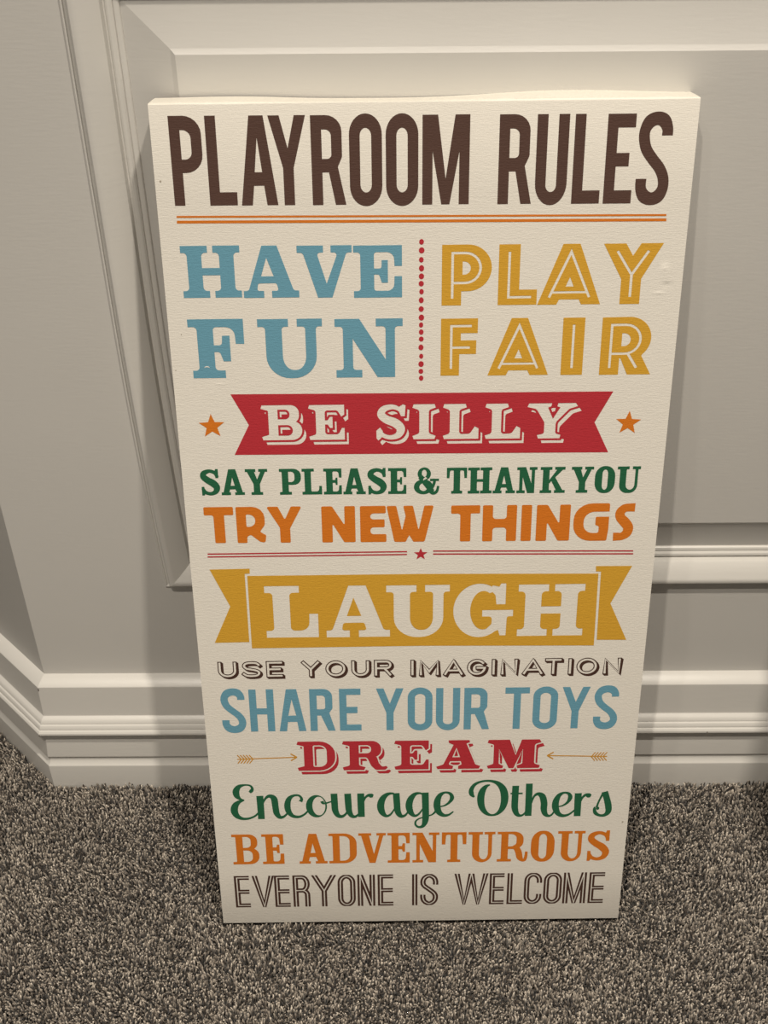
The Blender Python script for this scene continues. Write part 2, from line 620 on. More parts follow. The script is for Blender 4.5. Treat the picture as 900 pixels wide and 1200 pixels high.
def print_obj(name, regions, mat, label=None, lift=LIFT, parent=None):
    vs, fs = [], []
    for rg in regions:
        co, F = tri(rg)
        if len(F) == 0: continue
        used = np.unique(F)
        mp = {int(u): len(vs) + i for i, u in enumerate(used)}
        vs += [(co[u][0] / 1000, -lift, co[u][1] / 1000) for u in used]
        for f in F:
            a, b, c = [mp[int(i)] for i in f]
            A, B_, C_ = vs[a], vs[b], vs[c]
            if (B_[0] - A[0]) * (C_[2] - A[2]) - (C_[0] - A[0]) * (B_[2] - A[2]) < 0: b, c = c, b
            fs.append((a, b, c))
    o = mesh_obj(name, vs, fs, mat, parent or sign)
    if label: o['label'] = label
    return o


# ------------------------------------------------------------------ alphabets, height 100
def vst(x0, x1, a, b, h, r=4, lo=True, hi=True):
    P = []
    if lo: P += [(x0, 0), (x1, 0), (x1, h), (b, h, r)]
    else: P += [(a, 0), (b, 0)]
    if hi: P += [(b, 100 - h, r), (x1, 100 - h), (x1, 100), (x0, 100), (x0, 100 - h), (a, 100 - h, r)]
    else: P += [(b, 100), (a, 100)]
    if lo: P += [(a, h, r), (x0, h)]
    return rp(P)


def font_a(ch, W, s=12, h=15):
    """tall condensed sans"""
    if ch == 'P': return W, add(rp([(0, 0), (s, 0), (s, 37), (W, 37, 20), (W, 100, 20), (0, 100)])) + cut(rp([(s, 52), (W - s, 52, 8), (W - s, 84.5, 9), (s, 84.5)]))
    if ch == 'L': return W, add([(0, 0), (W, 0), (W, h), (s, h), (s, 100), (0, 100)])
    if ch == 'A':
        c, a = W / 2, W * .19
        return W, add([(0, 0), (s + .5, 0), (s + 3.2, 22.3), (W - s - 3.2, 22.3), (W - s - .5, 0), (W, 0), (c + a, 100), (c - a, 100)]) + cut([(s + 4.7, 37.5), (W - s - 4.7, 37.5), (c, 76)])
    if ch == 'Y':
        c = W / 2
        return W, add([(c - s / 2, 0), (c + s / 2, 0), (c + s / 2, 42), (W, 100), (W - s - .6, 100), (c, 64), (s + .6, 100), (0, 100), (c - s / 2, 42)])
    if ch == 'R':
        k = W * .905
        return W, add(rp([(0, 0), (s, 0), (s, 37), (s + 7.5, 37), (W - s, 0), (W, 0), (W * .775, 43), (k, 54, 9), (k, 100, 18), (0, 100)])) + cut(rp([(s, 52), (k - s, 52, 5), (k - s, 84.5, 7), (s, 84.5)]))
    if ch == 'O': return W, add(rr(0, -1.6, W, 101.6, W * .5, 23)) + cut(rr(s, h - 1, W - s, 101 - h, (W - 2 * s) / 2, 9))
    if ch == 'M':
        return W, add([(0, 0), (s - .5, 0), (s - .5, 60), (W * .41, 0), (W * .585, 0), (W - s + .5, 60), (W - s + .5, 0), (W, 0), (W, 100), (W * .69, 100), (W * .497, 29), (W * .325, 100), (0, 100)])
    if ch == 'U': return W, add(rr(0, -1.6, W, 100, W / 2, 25, bottom_only=True)) + cut(rr(s, h - 1.5, W - s, 101, (W - 2 * s) / 2, 8, bottom_only=True))
    if ch == 'E': return W, add([(0, 0), (W, 0), (W, h), (s, h), (s, 42), (W * .83, 42), (W * .83, 57), (s, 57), (s, 100 - h), (W * .985, 100 - h), (W * .985, 100), (0, 100)])
    if ch == 'S':
        k = W / 38
        w = s * 1.02
        pts = [(32.0, 76), (31.6, 84), (27, 92.3), (19.5, 94.8), (11.5, 91.6), (6.6, 83), (6.1, 73), (9.5, 61), (17.5, 50), (26, 40), (31.2, 29), (31.8, 17.5), (27, 8.2), (19, 5.2), (11, 8.3), (6.4, 17), (6.0, 28)]
        return W, add(vstroke([(x * k, y, w + (2.4 if (y > 90 or y < 10) else 0)) for x, y in pts], 6))
    if ch == 'H': return W, add(box(0, 0, s, 100), box(W - s, 0, W, 100), box(s - 1, 41, W - s + 1, 55.5))
    if ch == 'T': return W, add(box(0, 100 - h, W, 100), box(W / 2 - s / 2, 0, W / 2 + s / 2, 90))


def font_b(ch, W):
    """wide slab serif"""
    if ch == 'H': return 110, add(vst(0, 50, 11.5, 38.5, 13.3, 7), vst(60, 110, 71.5, 98.5, 13.3, 7), box(38, 43.5, 72, 57.5))
    if ch == 'A':
        return 104, add(rp([(0, 0), (38, 0), (38, 13.3), (53, 13.3), (53, 0), (104, 0), (104, 13.3), (94, 13.8, 6), (65.5, 100), (37.5, 100), (9.5, 13.8, 6), (0, 13.3)])) \
            + cut([(34, 41.5), (57.5, 41.5), (45.3, 77)], rp([(25.5, 13.3, 3.5), (66, 13.3, 3.5), (62.5, 28, 4.5), (27.5, 28, 4.5)]), box(38, -1, 53, 14)) 
    if ch == 'V':
        return 102, add(rp([(0, 86.6), (0, 100), (49, 100), (63, 100), (102, 100), (102, 86.6), (92, 86.2, 6), (64, 0), (37, 0), (11, 86.2, 6)])) \
            + cut(rp([(36.5, 86.6, 5), (54, 27), (76, 86.6, 5)]), box(49, 86, 63, 101))
    if ch == 'E':
        return 91, add(rp([(0, 0), (91, 0), (91, 41), (77, 41), (76, 13, 13), (38.5, 13, 5), (38.5, 44.5), (48, 44.5, 4), (53, 28.5), (64.5, 28.5), (64.5, 72), (53, 72), (52.5, 56, 4), (38.5, 56), (38.5, 87, 5), (76, 87, 14), (77, 60.5), (91, 60.5), (91, 100), (0, 100), (0, 87), (13, 87, 6), (13, 13, 6), (0, 13)]))
    if ch == 'F':
        return 89, add(rp([(3, 0), (56, 0), (56, 13), (40, 13, 6), (40, 44.5), (49, 44.5, 5), (54, 28.5), (66, 28.5), (66, 72), (54, 72), (53, 56, 5), (40, 56), (40, 86.5, 5), (74, 86.5, 15), (75.5, 58), (89, 58), (89, 100), (0, 100), (0, 87), (14, 87, 6), (14, 13, 6), (3, 13)]))
    if ch == 'U':
        return 103, add(rr(12, -1, 93, 88, 38, 38, bottom_only=True), rp([(0, 100), (49, 100), (49, 87), (38.5, 87, 5), (38.5, 60), (12, 60), (12, 87, 5), (0, 87)])) \
            + cut(rr(38.5, 13.2, 76, 101, 17, 24, bottom_only=True)) + add(rp([(0, 100), (49, 100), (49, 87), (38.5, 87, 5), (38.5, 70), (12, 70), (12, 87, 5), (0, 87)]), rp([(63, 100), (103, 100), (103, 87), (93, 87, 5), (93, 70), (76, 70), (76, 87, 5), (63, 87)])) \
            + cut(box(49.01, 87, 62.99, 101))
    if ch == 'N':
        return 109, add(rp([(0, 87), (0, 100), (39.5, 100), (81.5, 30.5), (81.5, 87, 5), (66, 87), (66, 100), (109, 100), (109, 87), (96.5, 87, 5), (96.5, 0), (68, 0), (28.5, 66.5), (28.5, 13, 5), (43, 13), (43, 0), (1, 0), (1, 13), (13, 13, 5), (13, 87, 5)]))
    if ch == 'L':
        return 87, add(rp([(0, 0), (87, 0), (87, 46), (72.5, 46), (71.5, 13.5, 15), (41, 13.5, 7), (41, 87, 6), (57, 87), (57, 100), (0, 100), (0, 87), (13, 87, 6), (13, 13.5, 6), (0, 13.5)]))
    if ch == 'G':
        return 99, add(ell(43, 50, 43, 52, 48)) + cut(ell(49.5, 50.5, 21.5, 37.5, 40), box(66, 36, 120, 64)) + cut([(49, 51), (71, 62), (70, 88), (60, 84)]) \
            + add(rp([(71, 62), (86, 62), (86, 102), (78, 102), (75, 96), (64, 98.5), (60, 90), (69, 80, 8)])) \
            + add(rp([(48, 38.5), (48, 51), (99, 51), (99, 38.5), (89, 38.5, 4), (88, 1), (78, 1), (75, 12), (60, 4), (56, 15), (64, 24, 6), (64, 38.5, 5)]))


def font_c(ch, W):
    """heavy geometric sans with an inline; glyphs bbox-wide W"""
    t = 4.2
    arc = lambda cx, cy, r, a0, a1, n=14: [(cx + r * math.cos(math.radians(a0 + (a1 - a0) * k / n)), cy + r * math.sin(math.radians(a0 + (a1 - a0) * k / n))) for k in range(n + 1)]
    if ch == 'P':
        o = [(0, 0), (31.5, 0), (31.5, 23.5)] + arc(41.5, 61.8, 38.3, -90, 90, 22) + [(0, 100)]
        h = [(33, 51)] + arc(35.5, 61.8, 10.8, -90, 90, 12) + [(33, 72.6)]
        return 80, add(o) + cut(h) + cut(stroke([(17, 11.5), (17, 86.5)] + arc(37.5, 62, 24.5, 90, -90) + [(17, 37.5)], t))
    if ch == 'L': return 63, add([(0, 0), (63, 0), (63, 25.5), (34, 25.5), (34, 100), (0, 100)]) + cut(stroke([(17, 88), (17, 13), (54, 13)], t))
    if ch == 'A':
        return 102, add([(0, 0), (31, 0), (35, 8.5), (67, 8.5), (71, 0), (102, 0), (64.5, 100), (37.5, 100)]) + cut([(44.5, 30), (57.5, 30), (51, 46)]) \
            + cut(stroke([(18.5, 12), (51, 87), (83.5, 12)], t), stroke([(23.5, 20.5), (78.5, 20.5)], t * .9))
    if ch == 'Y':
        return 95, add([(31.5, 0), (63.5, 0), (63.5, 42), (95, 100), (59.5, 100), (47.5, 80), (35.5, 100), (0, 100), (31.5, 42)]) + cut(stroke([(22.5, 88), (47.5, 49), (72.5, 88)], t), stroke([(47.5, 50), (47.5, 12)], t * 1.05))
    if ch == 'F':
        return 61, add([(0, 0), (31, 0), (31, 38), (59, 38), (59, 62), (33, 62), (33, 74.5), (61, 74.5), (61, 100), (0, 100)]) + cut(stroke([(17.3, 12), (17.3, 87), (51, 87)], t), stroke([(17, 49.5), (48.5, 49.5)], t))
    if ch == 'I': return 36, add(box(0, 0, 36, 100)) + cut(stroke([(18, 12), (18, 88)], t))
    if ch == 'R':
        o = [(0, 0), (32, 0), (32, 29), (34, 29), (47, 0), (86, 0), (68.5, 33)] + arc(45.5, 63.5, 37, -48, 90, 20) + [(0, 100)]
        h = [(34, 50)] + arc(37.5, 61.3, 11.3, -90, 90, 12) + [(34, 72.6)]
        return 86, add(o) + cut(h) + cut(stroke([(16.5, 12), (16.5, 87)] + arc(40, 62, 25, 90, -90) + [(16.5, 37)], t), stroke([(45.5, 37.5), (61.5, 12)], t * 1.1))


def font_d(ch, W):
    """show-card serif with flared feet"""
    TL = rp([(3, 100), (26, 100), (26, 60), (20, 84, 8), (0, 90)])
    BL = rp([(0, 10), (3, 0), (26, 0), (26, 40), (20, 16, 8)])
    if ch == 'B':
        return 107, add(TL, BL, rp([(19, 48), (100, 48, 22), (100, 100, 22), (19, 100)]), rp([(19, 0), (107, 0, 27), (107, 55, 26), (19, 55)])) + cut(rp([(44, 13), (82, 13, 14), (82, 43, 14), (44, 43)]), rp([(44, 60), (75, 60, 12), (75, 87, 12), (44, 87)]))
    if ch == 'D':
        return 105, add(TL, BL, rp([(19, 0), (105, 0, 44), (105, 100, 44), (19, 100)])) + cut(rp([(44, 13, 5), (82, 13, 20), (82, 87, 20), (44, 87, 5)]))
    if ch == 'E':
        return 94, add(rp([(3, 0), (94, 0), (94, 34), (87, 34), (78, 16, 9), (43, 16, 7), (43, 84, 7), (76, 84, 9), (86, 66), (94, 72), (94, 100), (3, 100), (0, 90), (19, 84, 7), (19, 16, 7), (0, 10)])) \
            + add(rp([(42, 44), (50, 44, 4), (56, 34), (63, 34), (63, 66), (56, 66), (50, 56, 4), (42, 56)]))
    if ch == 'S':
        return 78, add(vstroke([(70, 72, 8), (60, 86, 11), (42, 93, 14), (20, 87, 18), (13, 72, 21), (26, 58, 23), (50, 47, 25), (64, 31, 23), (58, 13, 18), (38, 6, 13), (18, 12, 12), (8, 26, 10)], 6), rp([(58, 92), (70, 100), (77, 97), (75, 66), (65, 66), (60, 78, 4)]), rp([(0, 26), (10, 35), (17, 24), (14, 6), (5, -3), (0, 4)]))
    if ch == 'I': return 61, add(rp([(3, 0), (58, 0), (61, 10), (43, 17, 8), (43, 83, 8), (61, 90), (58, 100), (3, 100), (0, 90), (18, 83, 8), (18, 17, 8), (0, 10)]))
    if ch == 'L': return 94, add(rp([(3, 0), (94, 0), (94, 30), (84, 36), (71, 15, 10), (43, 14, 8), (43, 83, 8), (62, 90), (59, 100), (3, 100), (0, 90), (18, 83, 8), (18, 16, 8), (0, 10)]))
    if ch == 'Y':
        return 132, add(rp([(4, 100), (64, 100), (62, 91), (54, 88), (68, 56), (86, 88), (78, 91), (80, 100), (126, 100), (132, 91), (110, 84, 14), (76, 46, 16), (76, 14, 6), (90, 10), (88, 0), (31, 0), (28, 10), (46, 14, 6), (46, 46, 16), (24, 84, 16), (0, 90)]))
    if ch == 'R':
        return 126, add(TL, rp([(20, 44), (108, 44, 24), (108, 100, 26), (20, 100)]), rp([(3, 0), (60, 0), (64, 10), (46, 16, 6), (46, 60), (20, 60), (20, 16, 7), (0, 10)]), rp([(50, 58), (70, 40, 10), (80, 14, 10), (92, 0, 8), (119, 0, 4), (126, 8), (122, 13), (110, 11, 5), (101, 24, 8), (96, 44, 8), (84, 54)])) \
            + cut(rp([(46, 58), (80, 58, 12), (80, 86, 12), (46, 86)]))
    if ch == 'A':
        return 124, add(rp([(34, 100), (92, 100), (94, 93), (84, 88), (110, 15, 6), (124, 9), (120, 0), (62, 0), (62, 10), (72, 16, 4), (69, 27), (39, 27), (35, 16, 4), (48, 10), (46, 0), (4, 0), (0, 8), (20, 16, 6), (48, 84), (35, 91)])) + cut([(45, 41), (67, 41), (56.5, 74)])
    if ch == 'M':
        return 151, add(rp([(3, 100), (62, 100), (80, 46), (96, 100), (146, 100), (151, 90), (133, 84, 8), (133, 16, 8), (150, 9), (147, 0), (86, 0), (84, 9), (100, 16, 6), (100, 68), (75, 0), (62, 0), (33, 68), (33, 16, 6), (46, 9), (44, 0), (3, 0), (0, 9), (18, 16, 6), (18, 84, 6), (0, 90)]))


def font_e(ch, W, s=20, h=9.2, r=3):
    """compact slab serif"""
    a = 9 if s > 18 else 10
    b = a + s
    if ch == 'S':
        k = W / 68; q = s / 20
        pts = [(60, 70, 10), (53, 86, 12), (34, 93.5, 12), (15, 86, 17), (12, 72, 20), (26, 58, 22), (44, 46, 24), (56, 30, 21), (51, 13, 16), (34, 5.5, 12), (16, 11, 12), (7, 26, 10)]
        return W, add(vstroke([(x * k, y, w * q) for x, y, w in pts], 6), rp([(54 * k, 66), (64 * k, 66), (64 * k, 101), (55 * k, 101), (52 * k, 92)]), rp([(3 * k, 33), (3 * k, -1), (11 * k, -1), (16 * k, 8), (12 * k, 33)]))
    if ch == 'A':
        c = W / 2; u = s * .55
        return W, add(rp([(0, 0), (W * .4, 0), (W * .4, h), (W * .335, h), (W * .375, 22), (W * .60, 22), (W * .665, h), (W * .58, h), (W * .58, 0), (W, 0), (W, h), (W - 7, h), (c + u, 100), (c - u, 100), (7, h), (0, h)])) + cut([(W * .41, 36), (W * .585, 36), (c - .5, 68)])
    if ch == 'Y':
        c = W / 2; q = s / 2
        return W, add(rp([(c - q - 9, 0), (c + q + 9, 0), (c + q + 9, h), (c + q, h, r), (c + q, 42), (W - 8, 100 - h), (W, 100 - h), (W, 100), (W * .60, 100), (W * .60, 100 - h), (W * .69, 100 - h), (c + 2, 60), (s + 9.5, 100 - h), (W * .47, 100 - h), (W * .47, 100), (0, 100), (0, 100 - h), (7, 100 - h), (c - q, 42), (c - q, h, r), (c - q - 9, h)]))
    if ch == 'P': return W, add(vst(0, b + 10, a, b, h, r), rp([(a, 38), (W, 38, 26), (W, 100, 26), (a, 100)])) + cut(rp([(b, 49), (W - s, 49, 13), (W - s, 89, 13), (b, 89)]), box(b, 89.1, b, 89.2))
    if ch == 'L': return W, add(rp([(0, 0), (W, 0), (W, 33), (W - 9, 33), (W - 11, h + 1, 9), (b, h + 1, 4), (b, 100 - h, r), (b + 11, 100 - h), (b + 11, 100), (0, 100), (0, 100 - h), (a, 100 - h, r), (a, h, r), (0, h)]))
    if ch == 'E':
        return W, add(rp([(0, 0), (W, 0), (W, 35), (W - 9, 35), (W - 11, h + .5, 9), (b, h + .5, 4), (b, 45), (b + 9, 45), (b + 11, 37), (b + 17, 37), (b + 17, 65), (b + 11, 65), (b + 9, 56), (b, 56), (b, 99.5 - h, 4), (W - 11, 99.5 - h, 9), (W - 9, 65), (W, 65), (W, 100), (0, 100), (0, 100 - h), (a, 100 - h, r), (a, h, r), (0, h)]))
    if ch == 'T':
        c = W / 2; q = s / 2
        return W, add(rp([(c - q - 8, 0), (c + q + 8, 0), (c + q + 8, h), (c + q, h, r), (c + q, 100 - h, 3), (W - 11, 100 - h, 5), (W - 9, 60), (W, 60), (W, 100), (0, 100), (0, 60), (9, 60), (11, 100 - h, 5), (c - q, 100 - h, 3), (c - q, h, r), (c - q - 8, h)]))
    if ch == 'H': return W, add(vst(0, b + 9, a, b, h, r), vst(W - b - 9, W, W - b, W - a, h, r), box(b - 1, 45, W - b + 1, 55.5))
    if ch == 'N':
        q = s * .5
        return W, add(rp([(0, 100), (s + 8, 100), (W - 8 - q, 38), (W - 8 - q, 100 - h, 2), (W - 27, 100 - h), (W - 27, 100), (W, 100), (W, 100 - h), (W - 8, 100 - h, 2), (W - 8, 0), (W - 10 - s, 0), (a + q, 62), (a + q, h, 2), (a + q + 9, h), (a + q + 9, 0), (0, 0), (0, h), (a, h, 2), (a, 100 - h, 2), (0, 100 - h)]))
    if ch == 'K':
        return W, add(vst(0, b + 9, a, b, h, r), [(b, 36), (b, 50), (57, 100 - h), (50, 100 - h), (50, 100), (W - 2, 100), (W - 2, 100 - h), (W - 10, 100 - h), (52, 60), (W - 9, h), (W, h), (W, 0), (50, 0), (50, h), (56, h), (39, 46)])
    if ch == 'O': return W, add(rr(0, -2, W, 102, W * .46, 40)) + cut(rr(s * 1.13, h + .5, W - s * 1.13, 99.5 - h, (W - 2.26 * s) / 2, 17))
    if ch == 'U':
        return W, add(rr(a, -2, W - 8, 92, 27, 30, bottom_only=True)) + cut(rr(b, h, W - 18, 101, (W - 18 - b) / 2, 20, bottom_only=True)) + add(rp([(0, 100), (b + 9, 100), (b + 9, 100 - h), (b, 100 - h, 3), (b, 70), (a, 70), (a, 100 - h, 3), (0, 100 - h)]), rp([(W - 28, 100), (W, 100), (W, 100 - h), (W - 8, 100 - h, 3), (W - 8, 70), (W - 18, 70), (W - 18, 100 - h, 3), (W - 28, 100 - h)]))
    if ch == '&':
        return 87, add(ell(36, 77, 23, 25, 28), ell(33, 27, 33, 29, 30)) + cut(ell(36, 79, 8.5, 14, 20), ell(33, 26, 14, 15, 20)) + add(stroke([(23, 66), (64, 8)], 19)) \
            + add(vstroke([(46, 6, 10), (62, 22, 11), (70, 40, 10), (72, 54, 10)], 5), rp([(56, 49), (87, 49), (87, 58), (56, 58)]), vstroke([(54, 16, 18), (66, 3, 14), (78, 7, 11), (83, 20, 9), (84, 30, 8)], 5)) + cut([(32, 51.5), (47, 60), (40, 66), (33, 58)], box(0, 0, 0.01, 0.01))
    if ch == 'B':
        return W, add(vst(0, b + 6, a, b, h, r), rp([(a, 48), (W - 3, 48, 22), (W - 3, 100, 22), (a, 100)]), rp([(a, 0), (W, 0, 25), (W, 55, 23), (a, 55)])) + cut(rp([(b, h), (W - s + 1, h, 14), (W - s + 1, 46.5, 14), (b, 46.5)]), rp([(b, 55.5), (W - s - 2, 55.5, 12), (W - s - 2, 100 - h, 12), (b, 100 - h)]))
    if ch == 'D': return W, add(vst(0, b + 6, a, b, h, r), rp([(a, 0), (W, 0, 33), (W, 100, 33), (a, 100)])) + cut(rp([(b, h + .5), (W - s, h + .5, 17), (W - s, 99.5 - h, 17), (b, 99.5 - h)]))
    if ch == 'V':
        return W, add(rp([(0, 100), (W * .47, 100), (W * .47, 100 - h), (W * .39, 100 - h), (W * .56, 30), (W * .76, 100 - h), (W * .66, 100 - h), (W * .66, 100), (W, 100), (W, 100 - h), (W * .91, 100 - h), (W * .61, 0), (W * .39, 0), (W * .10, 100 - h), (0, 100 - h)]))
    if ch == 'R':
        return W, add(vst(0, b + 9, a, b, h, r), rp([(a, 42), (W - 12, 42, 24), (W - 12, 100, 24), (a, 100)])) + cut(rp([(b, 51), (W - 12 - s, 51, 14), (W - 12 - s, 100 - h, 14), (b, 100 - h)])) \
            + add(vstroke([(40, 50, 12), (50, 44, 16), (56, 30, 17), (59, 14, 16), (65, 5, 11), (72, 5, 9), (75, 16, 8), (76, 33, 7)], 5))


def font_f(ch, W):
    """heavy rounded sans"""
    q = lambda P, R=3.2: rp(P, R, 4)
    if ch == 'T': return 72, add(q([(23, 0), (49, 0), (49, 74, 6), (49, 77.5, 3), (72, 77.5), (72, 100), (0, 100), (0, 77.5), (23, 77.5, 6)]))
    if ch == 'R':
        return 71, add(q([(0, 0), (24, 0), (24, 17, 7), (33, 23, 5), (55, 3, 4), (68, 0, 5), (71, 21, 5), (56, 31, 4), (69, 50, 16), (69, 100, 30), (0, 100)])) + cut(rp([(24, 45, 3), (46, 45, 16), (46, 79, 16), (24, 79, 3)]))
    if ch == 'Y': return 86, add(q([(31, 0), (56, 0), (56, 40, 6), (86, 100), (60, 100), (44, 64, 2), (28, 100), (0, 100), (31, 42, 6)]))
    if ch == 'N': return 82, add(q([(0, 0), (26, 0), (26, 53, 1.5), (54, 0, 5), (82, 0), (82, 100), (56, 100), (56, 47, 1.5), (26, 100, 6), (0, 100)]))
    if ch == 'E': return 64, add(q([(0, 0), (64, 0), (64, 22), (25, 22, 8), (25, 41, 8), (60, 41), (60, 63), (25, 63, 8), (25, 79.5, 8), (63, 79.5), (63, 100), (0, 100)]))
    if ch == 'W': return 116, add(q([(19, 0, 5), (47, 0, 4), (56, 19, 1), (66, 0, 4), (94, 0, 5), (116, 100), (93, 100), (79, 32, 1), (65, 100), (41, 100), (47, 72, 1), (38, 31, 1), (24, 100), (0, 100)]))
    if ch == 'H': return 84, add(q([(0, 0), (25, 0), (25, 38, 8), (59, 38, 8), (59, 0), (84, 0), (84, 100), (59, 100), (59, 62, 8), (25, 62, 8), (25, 100), (0, 100)]))
    if ch == 'I': return 25, add(q(box(0, 0, 25, 100)))
    if ch == 'G': return 87, add(rp([(0, -1, 44), (84, -1, 4), (87, 30), (87, 103, 5), (0, 103, 44)])) + cut(rp([(25, 21, 24), (63, 21, 5), (63, 40, 5), (54, 43, 3), (54, 66, 3), (95, 66), (95, 80), (60, 80), (25, 80, 26)])) \
        + cut([(87.5, 66), (87.5, 80), (86, 80), (86, 66)])
    if ch == 'S': return 51, add(vstroke([(50, 91, 23), (38, 91, 22), (24, 89, 22), (14.5, 78, 23), (16, 64, 24), (27, 51, 26), (37, 36, 25), (34, 20, 24), (22, 11, 21), (12, 10.5, 22), (1, 10, 23)], 5))


def arcp(cx, cy, rx, ry, a0, a1, n=10):
    return [(cx + rx * math.cos(math.radians(a0 + (a1 - a0) * k / n)), cy + ry * math.sin(math.radians(a0 + (a1 - a0) * k / n))) for k in range(n + 1)]


def skeleton(ch, a, b, lo, hi):
    """centre lines: list of (points, closed)"""
    c, m, w, h = (a + b) / 2, (lo + hi) / 2, b - a, hi - lo
    r = w * .42
    if ch == 'U': return [([(a, hi)] + arcp(c, lo + h * .42, w / 2, h * .42, 180, 360, 14) + [(b, hi)], 0)]
    if ch == 'S': return [([p[:2] for p in smooth([(b, hi - h * .17), (b - w * .16, hi - h * .03), (c, hi), (a + w * .16, hi - h * .06), (a + w * .05, hi - h * .24), (a + w * .2, m + h * .07), (c, m), (b - w * .14, m - h * .10), (b, lo + h * .24), (b - w * .13, lo + h * .05), (c, lo), (a + w * .2, lo + h * .03), (a, lo + h * .17)], 4)], 0)]
    if ch == 'E': return [([(b, hi), (a, hi), (a, lo), (b, lo)], 0), ([(a, m), (b - w * .12, m)], 0)]
    if ch == 'Y': return [([(a, hi), (c, m - 2), (b, hi)], 0), ([(c, m), (c, lo)], 0)]
    if ch == 'O': return [(arcp(c, m, w / 2, h / 2, 0, 350, 35), 1)]
    if ch == 'R': return [([(a, lo), (a, hi)] + arcp(b - w * .28, hi - h * .25, w * .28, h * .25, 90, -90, 10) + [(a, hi - h * .5)], 0), ([(b - w * .42, hi - h * .5), (b, lo)], 0)]
    if ch == 'I': return [([(c, lo), (c, hi)], 0)]
    if ch == 'M': return [([(a, lo), (a, hi), (c, lo + h * .22), (b, hi), (b, lo)], 0)]
    if ch == 'A': return [([(a, lo), (c, hi), (b, lo)], 0), ([(a + w * .2, lo + h * .28), (b - w * .2, lo + h * .28)], 0)]
    if ch == 'G': return [(arcp(c, m, w / 2, h / 2, 38, 345, 24) + [(b, m - 3), (c + 2, m - 3)], 0)]
    if ch == 'N': return [([(a, lo), (a, hi), (b, lo), (b, hi)], 0)]
    if ch == 'T': return [([(a, hi), (b, hi)], 0), ([(c, hi), (c, lo)], 0)]


def font_g(ch, W):
    """hand-drawn open letters with a cast side"""
    a, b, lo, hi = 9.5, W - 17.5, 17, 90
    if ch == 'I': a, b = 9.5, W - 16
    sk = skeleton(ch, a, b, lo, hi)
    outer, inner = [], []
    for pts, cl in sk:
        outer += stroke(pts, 19, cl, 8 if not cl else 0, 0.75)
        inner += stroke(pts, 10, cl, 3.5 if not cl else 0, 0.6)
    reg = []
    sh = lambda P, k: [(x + 8 * k, y - 8 * k) for x, y in P]
    for k in (1.0, .66, .33, 0):
        reg += [(1, sh(P, k)) for P in outer]
    # sliver of bare canvas between the face and its side
    reg += [(-1, sh(P, 0)) for P in inner]
    return W, reg


def font_j(ch, W):
    """double-line condensed"""
    w, g, i = 13, 2.9, 6
    cap = [(-1, box(-60, 100, 260, 230)), (-1, box(-60, -130, 260, 0))]
    arcs = arcp
    if ch == 'E': sk = [([(W, 94), (i, 94), (i, 6), (W, 6)], 0), ([(i, 50), (W - 1, 50)], 0)]
    elif ch == 'V': sk = [([(i - 1.5, 103), (W / 2, 2), (W - i + 1.5, 103)], 0)]
    elif ch == 'R': sk = [([(i, 0), (i, 94)] + arcs(W - 18, 73, 12, 21, 90, -90, 10) + [(i, 52)], 0), ([(W - 20, 52)] + arcs(W - 18, 38, 12, 14, 90, 0, 8) + [(W - 6, 0)], 0)]
    elif ch == 'Y': sk = [([(i - 1, 103), (W / 2, 50), (W - i + 1, 103)], 0), ([(W / 2, 52), (W / 2, 0)], 0)]
    elif ch == 'O': sk = [(rr(i, 5, W - i, 95, W / 2 - i, 20, 8), 1)]
    elif ch == 'N': sk = [([(i, 0), (i, 101)], 0), ([(W - i, 0), (W - i, 101)], 0), ([(i - .5, 103), (W - i + .5, -3)], 0)]
    elif ch == 'I': sk = [([(W / 2, 0), (W / 2, 100)], 0)]
    elif ch == 'L': sk = [([(i, 100), (i, 6), (W, 6)], 0)]
    elif ch == 'C': sk = [([(W - i, 68)] + arcs(W / 2, 75, W / 2 - i, 20, 0, 180, 10) + arcs(W / 2, 25, W / 2 - i, 20, 180, 360, 10) + [(W - i, 32)], 0)]
    elif ch == 'S': sk = [([p[:2] for p in smooth([(W - i, 66), (W - i, 77), (W - 10, 88), (W / 2, 95), (10, 88), (i, 75), (9, 63), (W / 2, 51), (W - 9, 38), (W - i, 25), (W - 10, 12), (W / 2, 5), (10, 12), (i, 24), (i, 34)], 4)], 0)]
    elif ch == 'W': sk = [([(4.5, 103), (W * .29, 2), (W * .5, 103)], 0), ([(W * .5, 103), (W * .71, 2), (W - 4.5, 103)], 0)]
    elif ch == 'M': sk = [([(i, 0), (i, 101)], 0), ([(W - i, 0), (W - i, 101)], 0), ([(i - 1, 105), (W / 2, 2), (W - i + 1, 105)], 0)]
    reg = []
    for pts, cl in sk: reg += [(1, P) for P in stroke(pts, w, cl)]
    for pts, cl in sk: reg += [(-1, P) for P in stroke(pts, g, cl, 1.0)]
    return W, reg + cap


FONTS = {'A': lambda c, W: font_a(c, W, 12, 15), 'A2': lambda c, W: font_a(c, W, 14, 14.5), 'B': font_b, 'C': font_c, 'D': font_d,
         'E': lambda c, W: font_e(c, W, 22.5, 10.8), 'E2': lambda c, W: font_e(c, W, 18, 8.2), 'F': font_f, 'G': font_g, 'J': font_j}

